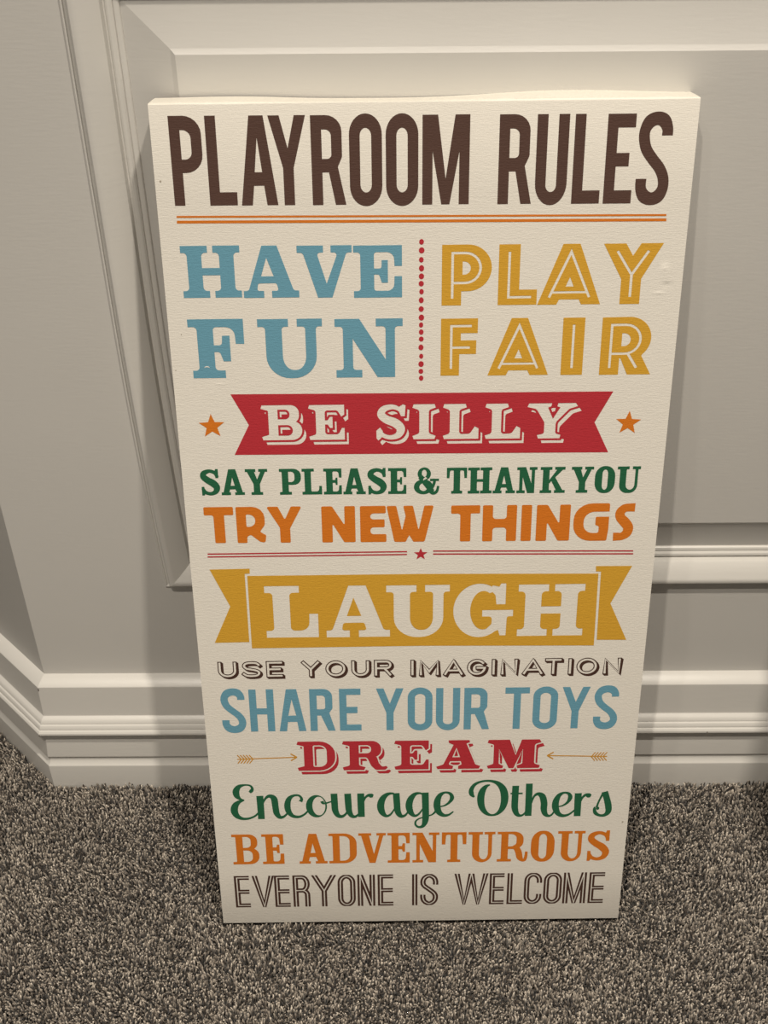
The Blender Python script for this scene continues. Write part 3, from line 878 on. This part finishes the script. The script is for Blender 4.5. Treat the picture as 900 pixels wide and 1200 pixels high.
ROWS = [
('row1','A',(196,135.6,747,133),(205,241,739,238.2),[
 ('P',196.2,136,236.8,175),('L',239,136,278.9,240),('A',283.7,241,326.4,241),('Y',313.2,136,357.4,136),('R',363.1,136,406,241),('O',409,165,447.9,200),('O',452,165,490.2,190),('M',495,190,551.3,134),
 ('R',582.8,239.5,621.9,239),('U',626.9,215,668.4,133.5),('L',669,238.7,701.5,238.7),('E',706.1,238.2,747,133),('S',744.9,212,788.4,157)]),
('have','B',(211,287.9,471,287.3),(216,348.8,471,348.5),[
 ('H',210.4,288,283.9,348.7),('A',286.2,348.7,350.9,348.7),('V',347.3,288,411.9,288),('E',414.6,330,471.1,330)]),
('fun','B',(219,373.9,471,373.2),(225,443,463,441.8),[
 ('F',219,373.8,286.2,402),('U',301,373.8,377,373.5),('N',391.8,373.4,471.8,373.3)]),
('play','C',(519,286.7,778,284.8),(517,357.9,750,356),[
 ('P',517.4,357.9,576.5,314),('L',583.1,357.5,629,345),('A',629.4,357,703,356.7),('Y',708,284.8,778.1,284.8)]),
('fair','C',(517,373.3,760,371.4),(516,440,762,438.6),[
 ('F',516.2,440,560.2,374),('A',571.1,440,641.9,440),('I',656.6,439.3,686.2,372),('R',701.7,439,761.6,439)]),
('silly','D',(305,474.8,677,472.1),(305,515.8,670,513.3),[
 ('B',305,475,354.2,503),('E',360.8,474,404.2,514),('S',440.8,483,475.8,500),('I',483.3,513,510.8,474),('L',518.8,513,560.5,513),('L',567.8,513,609.2,513),('Y',618.3,475,677.5,475)]),
('say','E',(234,550,751,546.3),(235,580.2,751,576.8),[
 ('S',234.2,557,258,570),('A',260,580,287.2,580),('Y',286.7,550,313,550),('P',326.7,549.5,352.5,557),('L',353.3,549.5,377.5,575),('E',378.7,549,400.8,578),('A',402.5,578.5,428.7,578.5),('S',430.8,577,453.3,568),('E',455,578.5,476.2,578),('&',485,570,514.5,555),('T',523.8,548,547.5,548),('H',548.7,547.5,577,547.5),('A',577.2,577.5,603.3,577.5),('N',605,577.5,630,547.5),('K',632.2,577.5,661.6,577.5),('Y',670.3,547.5,696.3,547.5),('O',697,562,720.8,560),('U',724.2,547,751.3,547)]),
('try','F',(238,594.2,745,590.7),(238,636.5,745,632.8),[
 ('T',238.3,597,273,597),('R',275.8,595,312.5,633),('Y',311.7,593.5,353.3,593.5),('N',376.3,593,416.7,630),('E',421.7,593,452.8,630),('W',452.8,592,508.3,592),('T',528.8,594,562.8,594),('H',565,630,606.2,592),('I',610,630,623.7,592),('N',627.5,630,669.2,592),('G',672,612,713.7,608),('S',717.5,632,745,592)]),
('laugh','B',(309,686.7,686,684.2),(314,747,683,744.4),[
 ('L',309.2,687,373.8,746),('A',383,746,457,745),('U',452.5,685,527.2,684),('G',531.2,714,601.2,717),('H',605.5,744.5,686.3,684.5)]),
('use','G',(254,775.0,731,770.0),(256,795.9,729,791.6),[
 ('U',254.5,776,279.2,776),('S',283.3,790,308,785),('E',311.2,774,334.7,790),('Y',352.5,773,377,773),('O',381.2,782,407.8,782),('U',411.3,772,435.3,772),('R',438.3,790,462,791),('I',480.8,780,487.5,780),('M',490.8,790,517.2,790),('A',519.2,791,545.5,791),('G',547.2,780,572.5,785),('I',576.2,780,582.5,780),('N',586.2,790,609.7,773),('A',611.3,791,638.7,791),('T',638.3,773,661.7,773),('I',665,790,672.8,773),('O',675.3,782,702.5,782),('N',705.8,790,730.8,773)]),
('share','A2',(258,808.2,725,804.4),(259,857.5,725,852.6),[
 ('S',257.8,815,288.7,846),('H',290.8,808,322.8,857),('A',327.8,856,359.2,856),('R',362,807,393.3,855),('E',397,806,423.7,853),('Y',440.5,805,472.8,805),('O',477.8,830,506.7,830),('U',511.2,805,539.5,805),('R',543.3,852,573,852),('T',592.5,806,621.2,806),('O',624.2,835,654.2,815),('Y',659.5,806,692.2,806),('S',694.5,842,725.8,815)]),
('dream','D',(347,869,634,866.3),(350,903.1,632,899.6),[
 ('D',347.3,869,392.8,885),('R',400.7,869,454.5,899),('E',462,868,502.3,899),('A',511,899,562.7,899),('M',570.5,899,634.7,868)]),
('adv','E2',(271,977.9,714,973.2),(274,1012.8,714,1008),[
 ('B',270.8,978,304,1003),('E',305.9,977,333.6,1011),('A',351.2,1011,383.9,1010.5),('D',384.7,975,417.9,990),('V',419.8,975,452,975),('E',454.4,1009,480.2,1008),('N',483.3,1009,515,974),('T',517.9,975,546.8,975),('U',549.2,975,580.7,975),('R',582,1008,618.1,1000),('O',622.1,992,649.8,990),('U',654.2,975,686.3,975),('S',686.3,1006,714.6,995)]),
('every','J',(274,1026.5,709,1021.9),(277,1063.2,707,1057.8),[
 ('E',274,1026.5,294.2,1062),('V',295.3,1026,320.2,1026),('E',321,1026,340.8,1061),('R',342.6,1025,364,1061),('Y',364.7,1025,393.6,1024.5),('O',396,1040,416.5,1045),('N',418.8,1024,439.6,1060),('E',442.9,1040,461,1060),('I',483,1040,489.1,1040),('S',492.7,1050,513.1,1050),('W',533.3,1023,571.9,1023),('E',573.1,1058,591.5,1023),('L',593.6,1058,611.6,1057),('C',614,1045,635.1,1032),('O',636.8,1045,658.2,1035),('M',658.8,1058,687.8,1023),('E',688.4,1058,709.3,1023)]),
]


def place_row(row):
    key, font, t, b, letters = row
    out = []
    for ch, xl, yl, xr, yr in letters:
        xa, xb = px(xl, yl)[0], px(xr, yr)[0]
        xm = (xl + xr) / 2
        tv = px(xm, t[1] + (t[3] - t[1]) * (xm - t[0]) / (t[2] - t[0]))[1]
        bv = px(xm, b[1] + (b[3] - b[1]) * (xm - b[0]) / (b[2] - b[0]))[1]
        H = tv - bv
        W, reg = FONTS[font](ch, 100 * (xb - xa) / H)
        sx, sy = (xb - xa) / W, H / 100
        out.append(tmap(reg, lambda p: (xa + p[0] * sx, bv + p[1] * sy)))
    return out


LINES = {r[0]: place_row(r) for r in ROWS}


def show_card(regs, gap, dx, dy):
    """letters plus their detached drop shade"""
    out = list(regs)
    for rg in regs:
        far = [(s, [(x + dx, y + dy) for x, y in P]) for s, P in rg]
        near = [(s, grow(P, gap * s)) for s, P in rg]
        out.append(('diff', far, near))
    return out


INK = {}


def ink(name, rgb):
    INK[name] = canvas_material('ink_' + name, rgb, 0.6)
    return INK[name]


I_brown = ink('brown', (0.078, 0.041, 0.031))
I_blue = ink('blue', (0.118, 0.285, 0.375))
I_yellow = ink('yellow', (0.55, 0.30, 0.030))
I_red = ink('red', (0.40, 0.026, 0.036))
I_green = ink('green', (0.015, 0.102, 0.046))
I_orange = ink('orange', (0.56, 0.155, 0.013))
I_dark = ink('dark_brown', (0.055, 0.026, 0.018))


def quad(*pts): return [(1, [px(*p) for p in pts])]


def hline(x0, y0, x1, y1, th):
    return quad((x0, y0 - th / 2), (x1, y1 - th / 2), (x1, y1 + th / 2), (x0, y0 + th / 2))


print_obj('lettering', LINES['row1'], I_brown, 'tall brown letters reading PLAYROOM RULES')
print_obj('rule_line', [hline(206.9, 254.1, 780.8, 251.9, 2.3)], I_orange, 'thin orange line under the heading')
print_obj('rule_line', [hline(207.3, 260.2, 780.8, 257.5, 3.3)], I_orange, 'thicker orange line under the heading')
print_obj('lettering', LINES['have'], I_blue, 'blue slab letters reading HAVE')
print_obj('lettering', LINES['fun'], I_blue, 'blue slab letters reading FUN')
print_obj('lettering', LINES['play'], I_yellow, 'yellow inline letters reading PLAY')
print_obj('lettering', LINES['fair'], I_yellow, 'yellow inline letters reading FAIR')
dy_ = [283.3, 293.3, 304.3, 314.3, 323.7, 332.3, 341.7, 351.7, 362, 372, 380.7, 389, 397.2, 407, 417.3, 426.5, 435, 443]
dr_ = [3.0, 3.3, 3.0, 3.5, 3.2, 3.1, 3.0, 3.3, 3.1, 3.4, 3.0, 3.1, 2.9, 3.3, 2.9, 3.4, 2.9, 3.1]
for k, (y, r_) in enumerate(zip(dy_, dr_)):
    c = px(494.0 - (y - 283) * 0.004, y)
    rm = r_ * .70
    print_obj('dot', [[(1, ell(c[0] + .15 * math.sin(k * 2.3), c[1], rm * (1 + .08 * math.sin(k * 1.7)), rm * 1.18, 18))]], I_red)


def star(cx, cy, R, rot=0.0, k=.42):
    c = px(cx, cy)
    return [(1, [(c[0] + (R if i % 2 == 0 else R * k) * math.sin(math.radians(36 * i + rot)), c[1] + (R if i % 2 == 0 else R * k) * math.cos(math.radians(36 * i + rot))) for i in range(10)])]


print_obj('star', [star(248.2, 499.5, 12.5, -1)], I_orange, 'orange star left of the red banner')
print_obj('star', [star(736.2, 495.6, 12.3, 2)], I_orange, 'orange star right of the red banner')
print_obj('star', [star(493, 649.3, 7.0, 0)], I_red, 'small red star between the double lines')

banner = quad((270, 462), (494, 460.4), (718.7, 458.5), (696.7, 494.8), (712.6, 529.8), (494, 531.3), (275, 533), (291.7, 498))
silly = show_card(LINES['silly'], 2.0, 3.6, -4.7)
# the letters are bare canvas: cut out of the red
neg = ('diff', banner, None)


def knock_out(base, regs):
    """base minus all regs, as one region evaluated triangle by triangle"""
    class K: pass
    return ('knock', base, regs)


def evaluate(region, X, Y):
    if region and region[0] == 'diff':
        return evaluate(region[1], X, Y) & ~evaluate(region[2], X, Y)
    if region and region[0] == 'knock':
        res = evaluate(region[1], X, Y)
        for rg in region[2]: res &= ~evaluate(rg, X, Y)
        return res
    res = np.zeros(len(X), dtype=bool)
    for s, P in region:
        res[inside(P, X, Y)] = s > 0
    return res


def polys_of(region):
    if region and region[0] == 'diff': return polys_of(region[1]) + polys_of(region[2])
    if region and region[0] == 'knock': return polys_of(region[1]) + [P for rg in region[2] for P in polys_of(rg)]
    return [P for _, P in region]


print_obj('banner', [knock_out(banner, silly)], I_red, 'red ribbon banner with BE SILLY in bare canvas letters')
print_obj('lettering', LINES['say'], I_green, 'green slab letters reading SAY PLEASE & THANK YOU')
print_obj('lettering', LINES['try'], I_orange, 'chunky orange letters reading TRY NEW THINGS')
for (x0, x1, ya, yb, yc, yd) in ((243.3, 477, 649.2, 646.3, 652.6, 649.6), (507.5, 742, 645.6, 645.4, 649.1, 648.8)):
    print_obj('rule_line', [hline(x0, ya, x1, yb, 1.5)], I_red)
    print_obj('rule_line', [hline(x0, yc, x1, yd, 1.5)], I_red)

panel = quad((289.7, 674.8), (494, 672.4), (701.3, 672), (695.8, 756.2), (494, 756.6), (295.3, 759.6))
tail_l = quad((245.5, 667.3), (292.5, 666.3), (292.7, 672.0), (286.7, 672.4), (292.2, 752.3), (251.7, 753.2), (269.8, 710.6))
tail_r = quad((698.3, 663.2), (740.8, 663.0), (715.3, 707), (733.8, 749.6), (699.2, 749.6), (704.2, 669.6), (698.3, 669.6))
print_obj('banner', [knock_out(panel, LINES['laugh'])], I_yellow, 'yellow banner panel with LAUGH in bare canvas letters')
print_obj('banner_tail', [tail_l], I_yellow)
print_obj('banner_tail', [tail_r], I_yellow)
print_obj('lettering', LINES['use'], I_dark, 'open hand-drawn brown letters reading USE YOUR IMAGINATION')
print_obj('lettering', LINES['share'], I_blue, 'tall blue letters reading SHARE YOUR TOYS')
print_obj('lettering', show_card(LINES['dream'], 1.55, 3.5, -4.9), I_red, 'red shaded serif letters reading DREAM')


def crop(ox, oy, s, strokes, cap=False):
    out = []
    for st in strokes:
        pts = []
        for x, y, w in st:
            p = px(ox + x / s, oy + y / s)
            pts.append((p[0], p[1], max(w * 1.08 + 2.5, 11) / s / 1.03))
        out += add(vstroke(pts, 7, cap))
    return out


K_ = 6.923
script = []
script += crop(265, 860, K_, [
    [(190, 474, 18), (204, 462, 26), (212, 442, 17), (194, 419, 13), (150, 414, 13), (103, 428, 32), (80, 465, 46), (88, 503, 40), (115, 528, 18), (146, 537, 5)],
    [(146, 537, 5), (104, 552, 28), (74, 582, 46), (67, 625, 50), (88, 664, 40), (130, 686, 24), (180, 686, 17), (230, 668, 14), (268, 635, 12)],
    [(273, 502, 48), (280, 590, 47), (287, 690, 46)],
    [(298, 565, 8), (320, 522, 16), (352, 504, 28), (388, 524, 44), (400, 590, 44), (410, 642, 42), (436, 674, 30), (468, 670, 18), (496, 645, 12)],
    [(603, 548, 26), (613, 527, 18), (592, 500, 15), (550, 499, 18), (512, 524, 34), (497, 575, 43), (507, 628, 40), (540, 664, 28), (590, 672, 20), (635, 652, 14), (668, 620, 12)],
])
c_ = px(265 + 733 / K_, 860 + 586 / K_)
q_ = px(265 + 755 / K_, 860 + 585 / K_)
script += [(1, ell(c_[0], c_[1], 11.5, 15.6, 36))]
script_cut = ell(q_[0] - .35, q_[1] + .1, 7.1, 13.0, 32)
script += [(-1, script_cut)]
script += crop(265, 860, K_, [[(778, 545, 24), (785, 560, 18), (805, 562, 12), (840, 552, 10), (880, 540, 8)]])
script += crop(375, 860, K_, [
    [(113, 484, 46), (118, 560, 46), (124, 620, 44), (146, 660, 34), (180, 668, 24), (212, 645, 14), (226, 610, 10)],
    [(224, 484, 46), (230, 570, 46), (236, 625, 42), (256, 662, 32), (285, 670, 22), (312, 650, 12), (330, 615, 8)],
    [(330, 482, 48), (333, 580, 48), (337, 672, 46)],
    [(350, 560, 6), (366, 518, 14), (392, 498, 22), (415, 500, 36), (432, 503, 22)],
    [(618, 500, 12), (590, 482, 15), (545, 490, 28), (508, 525, 44), (492, 580, 50), (503, 632, 44), (535, 664, 24), (572, 652, 14), (606, 605, 9)],
    [(618, 480, 46), (624, 560, 46), (630, 625, 44), (652, 662, 34), (682, 664, 20), (708, 640, 12), (724, 600, 8)],
    [(836, 492, 10), (810, 480, 15), (770, 488, 28), (735, 528, 44), (722, 580, 48), (734, 632, 42), (764, 662, 24), (800, 650, 14), (838, 600, 8)],
    [(853, 475, 48), (856, 580, 47), (856, 690, 45), (838, 742, 28), (805, 755, 18), (778, 740, 14), (775, 712, 12), (800, 688, 10), (850, 672, 9), (890, 660, 9)],
])
script += crop(490, 860, K_, [
    [(75, 664, 8), (110, 655, 10), (135, 635, 14), (150, 610, 20)],
    [(170, 590, 6), (215, 580, 12), (255, 552, 20), (275, 518, 28), (262, 485, 22), (222, 474, 16), (182, 492, 30), (158, 535, 44), (154, 590, 48), (172, 638, 40), (210, 660, 26), (250, 654, 16), (286, 628, 8)],
    [(455, 512, 10), (434, 488, 32), (432, 450, 30), (462, 408, 22), (520, 384, 16), (590, 381, 18), (650, 402, 34), (690, 450, 50), (702, 520, 52), (688, 590, 44), (650, 640, 26), (600, 658, 16), (550, 640, 30), (516, 590, 44), (508, 520, 50), (522, 462, 44), (552, 424, 26), (584, 412, 6)],
    [(792, 420, 46), (786, 520, 46), (784, 600, 45), (800, 648, 34), (830, 662, 20), (862, 645, 12), (884, 605, 8)],
    [(750, 483, 12), (800, 482, 12), (848, 482, 12)],
])
script += crop(600, 860, K_, [
    [(141, 402, 46), (136, 540, 46), (130, 664, 46)],
    [(158, 560, 6), (178, 508, 14), (210, 486, 26), (246, 504, 44), (260, 560, 46), (258, 610, 44), (270, 650, 34), (300, 664, 18), (330, 645, 12), (352, 600, 8)],
    [(368, 590, 6), (412, 580, 12), (452, 552, 20), (472, 515, 30), (462, 485, 22), (425, 476, 16), (385, 495, 30), (358, 540, 44), (352, 592, 48), (370, 640, 38), (408, 662, 26), (460, 652, 16), (510, 615, 10)],
    [(538, 480, 48), (533, 570, 48), (528, 666, 46)],
    [(552, 560, 6), (570, 518, 14), (596, 495, 22), (622, 498, 38), (640, 503, 22)],
    [(752, 468, 44), (768, 520, 44), (781, 580, 46), (780, 628, 40), (752, 656, 26), (712, 660, 20), (678, 642, 26), (668, 612, 20), (672, 590, 8)],
    [(745, 474, 20), (722, 512, 13), (700, 556, 12), (686, 595, 14)],
])
bx, by = px(600 + 694 / K_, 860 + 602 / K_)
script += [(1, ell(bx, by, 1.9, 2.2, 14))]
print_obj('lettering', [script], I_green, 'green script letters reading Encourage Others')


def arrow(tail, tip, d):
    """shaft, open head and fletching; d = +1 points right"""
    out = []
    a, b = px(*tail), px(*tip)
    out += add(stroke([a, b], 1.25))
    for s in (1, -1):
        out += add(stroke([(b[0] - d * 6.6, b[1] + s * 4.6), b], 1.5))
    out += add([(b[0] + d * .3, b[1]), (b[0] - d * 2.6, b[1] + 1.6), (b[0] - d * 2.6, b[1] - 1.6)])
    n_ = 5
    for k in range(n_):
        x = a[0] + d * (4.4 + k * 3.15)
        for s in (1, -1):
            out += add(stroke([(x, a[1]), (x - d * 4.0, a[1] + s * 5.6)], 1.15))
    return out


I_gold = ink('gold', (0.52, 0.25, 0.03))
print_obj('arrow', [arrow((278.0, 889.7), (347.9, 887.2), 1)], I_gold, 'small gold arrow left of DREAM, pointing right')
print_obj('arrow', [arrow((711.5, 886.2), (641.3, 885.3), -1)], I_gold, 'small gold arrow right of DREAM, pointing left')
print_obj('lettering', LINES['adv'], I_orange, 'orange slab letters reading BE ADVENTUROUS')
print_obj('lettering', LINES['every'], I_dark, 'double-line brown letters reading EVERYONE IS WELCOME')

M_speck = canvas_material('speck', (0.36, 0.32, 0.26), 0.8)
for (sx, sy, r_) in ((188.0, 212.5, 0.9), (729.5, 963, 1.0), (212.5, 392, 0.5), (206, 434, 0.5)):
    c = px(sx, sy)
    print_obj('speck', [[(1, ell(c[0], c[1], r_, r_ * 1.1, 12))]], M_speck)

c = px(242.5, 430.2)
print_obj('scuff', [add(vstroke([(c[0] - 2.4, c[1] - .5, .2), (c[0] - .8, c[1] + .5, .9), (c[0] + 1.2, c[1] + .4, .9), (c[0] + 2.6, c[1] - .6, .2)], 4))], M_canvas, 'tiny white scuff in the foot of the F', lift=LIFT * 1.6)

# ------------------------------------------------------------------ carpet
FLOORZ = -0.012
M_floor, nt, b = base_mat('carpet_backing', (0.10, 0.085, 0.068), 0.95, 0.05)
tc = node(nt, 'ShaderNodeTexCoord')
vz = node(nt, 'ShaderNodeTexVoronoi')
vz.inputs['Scale'].default_value = 330
nt.links.new(tc.outputs['Object'], vz.inputs['Vector'])
cr = node(nt, 'ShaderNodeValToRGB')
cr.color_ramp.elements[0].color = (0.20, 0.172, 0.14, 1)
cr.color_ramp.elements[1].color = (0.03, 0.024, 0.018, 1)
nt.links.new(vz.outputs['Distance'], cr.inputs[0])
nt.links.new(cr.outputs[0], b.inputs['Base Color'])
bp = node(nt, 'ShaderNodeBump')
bp.invert = True
bp.inputs['Distance'].default_value = 0.004
nt.links.new(vz.outputs['Distance'], bp.inputs['Height'])
nt.links.new(bp.outputs[0], b.inputs['Normal'])
fl = mesh_obj('floor', [(-2.6, -3.2, FLOORZ), (2.4, -3.2, FLOORZ), (2.4, 1.3, FLOORZ), (-2.6, 1.3, FLOORZ)], [(0, 1, 2, 3)], M_floor)
tag(fl, 'grey-brown speckled carpet floor', kind='structure')

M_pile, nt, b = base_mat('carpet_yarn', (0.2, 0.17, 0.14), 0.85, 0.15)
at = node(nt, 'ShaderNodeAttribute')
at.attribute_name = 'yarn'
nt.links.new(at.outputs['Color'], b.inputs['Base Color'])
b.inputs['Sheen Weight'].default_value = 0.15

R_ = np.random.default_rng(11)
step = 0.0025
gx = np.arange(-0.60, 0.60, step)
gy = np.arange(-0.46, 0.12, step)
X, Y = np.meshgrid(gx, gy)
X = X.ravel() + R_.uniform(-.5, .5, X.size) * step
Y = Y.ravel() + R_.uniform(-.5, .5, Y.size) * step
front = STILE - 0.0300
# keep only in front of the baseboards
dleft = (X - (CORNER_X - 0.0300 * T22)) * LN.x + (Y - front) * LN.y
ok = (Y < front) | (dleft > 0)
ok &= ~((X > CORNER_X - 0.0300 * T22) & (Y > front))
# nothing stands under the foot of the sign
lx = (X - SO.x) * SEX.x + (Y - SO.y) * SEX.y
ly = -(X - SO.x) * SEX.y + (Y - SO.y) * SEX.x
foot = (np.abs(lx) < SW / 2 + .001) & (ly > -0.001) & (ly < 0.040)
# coarser far behind the return, where it is only just in view
ok &= (Y < 0.12)
X, Y, foot = X[ok], Y[ok], foot[ok]
N = len(X)


def vnoise(x, y, s, seed):
    q = np.random.default_rng(seed)
    t = q.uniform(-1, 1, (64, 64))
    u, v = x / s + 100.3, y / s + 100.7
    i, j = np.floor(u).astype(int), np.floor(v).astype(int)
    fu, fv = u - i, v - j
    fu, fv = fu * fu * (3 - 2 * fu), fv * fv * (3 - 2 * fv)
    g = lambda a, b_: t[a % 64, b_ % 64]
    return (g(i, j) * (1 - fu) + g(i + 1, j) * fu) * (1 - fv) + (g(i, j + 1) * (1 - fu) + g(i + 1, j + 1) * fu) * fv


# yarn colours: taupe mix with pale and dark strands, shade painted in towards the roots
PAL = np.array([(0.300, 0.262, 0.218), (0.180, 0.154, 0.126), (0.052, 0.042, 0.034), (0.50, 0.445, 0.375)])


def tufts(X, Y, hgt, w0, lean_m, lean_a, sides, lev, shade):
    """little twisted yarn ends; returns vertices, faces, colours"""
    N = len(X)
    lx_, ly_ = np.cos(lean_a) * lean_m, np.sin(lean_a) * lean_m
    rot = R_.uniform(0, 6.28, N)
    curl = R_.uniform(-.0016, .0016, (N, 2))
    K = len(lev) * sides
    V = np.zeros((N, K, 3), dtype=np.float32)
    for k, (tz, tl, tw) in enumerate(lev):
        cx = X + lx_ * tl + curl[:, 0] * math.sin(tz * 3.0)
        cy = Y + ly_ * tl + curl[:, 1] * math.sin(tz * 3.0)
        for c in range(sides):
            a = rot + c * 2 * math.pi / sides + tz * 1.4
            V[:, k * sides + c, 0] = cx + np.cos(a) * w0 * tw
            V[:, k * sides + c, 1] = cy + np.sin(a) * w0 * tw
            V[:, k * sides + c, 2] = FLOORZ + hgt * tz
    q = [(k * sides + c, k * sides + (c + 1) % sides, (k + 1) * sides + (c + 1) % sides, (k + 1) * sides + c) for k in range(len(lev) - 1) for c in range(sides)]
    t = tuple((len(lev) - 1) * sides + c for c in range(sides))
    pick = R_.choice(4, N, p=[.34, .26, .25, .15])
    base = PAL[pick] * (1 + R_.uniform(-.15, .15, (N, 1)))
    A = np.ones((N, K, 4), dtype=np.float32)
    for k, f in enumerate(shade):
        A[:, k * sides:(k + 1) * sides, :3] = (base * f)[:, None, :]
    off = (np.arange(N, dtype=np.int32) * K)
    Q = (np.array(q, dtype=np.int32)[None] + off[:, None, None]).reshape(-1, 4)
    Tt = (np.array(t, dtype=np.int32)[None] + off[:, None])
    return V.reshape(-1, 3), Q, Tt, A.reshape(-1, 4)


def lean_fields(X, Y):
    N = len(X)
    la = vnoise(X, Y, 0.09, 1) * 2.2 + vnoise(X, Y, 0.008, 2) * 2.8 + R_.uniform(-1.2, 1.2, N)
    lm = 0.0014 + 0.0010 * vnoise(X, Y, 0.07, 3) + R_.uniform(0, .0026, N)
    h = 0.0112 + 0.0012 * vnoise(X, Y, 0.016, 4) + 0.0026 * vnoise(X, Y, 0.0065, 5) + R_.uniform(-.0026, .0016, N)
    return la, lm, h


la, lm, hgt = lean_fields(X, Y)
hgt[foot] = 0.0022
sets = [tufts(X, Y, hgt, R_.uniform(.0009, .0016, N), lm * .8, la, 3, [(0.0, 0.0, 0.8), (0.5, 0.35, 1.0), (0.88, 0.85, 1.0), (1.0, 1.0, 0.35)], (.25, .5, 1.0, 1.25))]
# farther out, where only another viewpoint would look: the same pile in coarser tufts
st2 = 0.0072
X2, Y2 = np.meshgrid(np.arange(-1.5, 1.45, st2), np.arange(-1.45, 1.0, st2))
X2 = X2.ravel() + R_.uniform(-.5, .5, X2.size) * st2
Y2 = Y2.ravel() + R_.uniform(-.5, .5, Y2.size) * st2
dl2 = (X2 - (CORNER_X - 0.0300 * T22)) * LN.x + (Y2 - front) * LN.y
ok2 = ((Y2 < front) | (dl2 > 0)) & ~((X2 > CORNER_X - 0.0300 * T22) & (Y2 > front)) & (dl2 < 9)
ok2 &= ~((np.abs(X2) < 0.60) & (Y2 > -0.46) & (Y2 < 0.12))
X2, Y2 = X2[ok2], Y2[ok2]
la, lm, h2 = lean_fields(X2, Y2)
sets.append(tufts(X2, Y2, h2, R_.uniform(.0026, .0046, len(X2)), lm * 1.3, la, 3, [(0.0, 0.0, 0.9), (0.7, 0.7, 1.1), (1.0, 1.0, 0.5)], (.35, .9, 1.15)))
Vs, Qs, Ts, As, o_ = [], [], [], [], 0
for v_, q_a, t_a, a_a in sets:
    Vs.append(v_); Qs.append(q_a + o_); Ts.append(t_a + o_); As.append(a_a)
    o_ += len(v_)
Vs, Qs, Ts, As = np.concatenate(Vs), np.concatenate(Qs), np.concatenate(Ts), np.concatenate(As)
me = bpy.data.meshes.new('carpet_pile')
me.vertices.add(len(Vs))
me.vertices.foreach_set('co', Vs.astype(np.float32).reshape(-1))
loops = np.concatenate([Qs.reshape(-1), Ts.reshape(-1)]).astype(np.int32)
me.loops.add(len(loops))
me.loops.foreach_set('vertex_index', loops)
nq, nt_ = len(Qs), len(Ts)
me.polygons.add(nq + nt_)
me.polygons.foreach_set('loop_start', np.concatenate([np.arange(nq) * 4, nq * 4 + np.arange(nt_) * 3]).astype(np.int32))
me.update(calc_edges=True)
me.polygons.foreach_set('use_smooth', np.ones(nq + nt_, dtype=bool))
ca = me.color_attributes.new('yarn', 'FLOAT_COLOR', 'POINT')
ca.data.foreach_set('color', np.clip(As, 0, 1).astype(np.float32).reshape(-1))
print('pile triangles', nq * 2 + nt_)
me.materials.append(M_pile)
pile = bpy.data.objects.new('carpet_pile', me)
COL.objects.link(pile)
pile.parent = fl
tag(pile, 'short twisted grey-brown and cream carpet pile', kind='stuff')

# ------------------------------------------------------------------ invented shelf unit, added unseen at right to throw its shadow into view
M_oak = paint_mat('dark_oak', (0.060, 0.036, 0.022), 0.45, (30, 30, 6), 0.3)
M_back = paint_mat('cabinet_back', (0.075, 0.048, 0.030), 0.6, (30, 30, 6), 0.2)
shelf = empty('invented_bookcase', (0.611, -0.336, FLOORZ + 0.004))
tag(shelf, 'dark oak open shelf unit, invented and unseen, added to cast a shadow from the right', 'invented_bookcase')


def shelf_box(name, x0, x1, y0, y1, z0, z1, mat):
    v = [(x, y, z) for z in (z0, z1) for x, y in ((x0, y0), (x1, y0), (x1, y1), (x0, y1))]
    o = mesh_obj(name, v, [(3, 2, 1, 0), (4, 5, 6, 7), (0, 1, 5, 4), (1, 2, 6, 5), (2, 3, 7, 6), (3, 0, 4, 7)], mat, shelf)
    bv = o.modifiers.new('edge', 'BEVEL'); bv.width = 0.0015; bv.segments = 2
    return o


for sx in (-1, 1):
    shelf_box('side_panel', *sorted((sx * 0.158, sx * 0.140)), -0.17, 0.17, 0, 0.76, M_oak)
shelf_box('top', -0.1395, 0.1395, -0.17, 0.17, 0.742, 0.76, M_oak)
for z in (0.05, 0.29, 0.52):
    shelf_box('shelf', -0.1395, 0.1395, -0.168, 0.156, z, z + 0.018, M_oak)
shelf_box('back_panel', -0.1395, 0.1395, 0.1565, 0.162, 0.002, 0.741, M_back)
shelf_box('plinth', -0.1395, 0.1395, -0.150, -0.135, 0.0, 0.0495, M_oak)
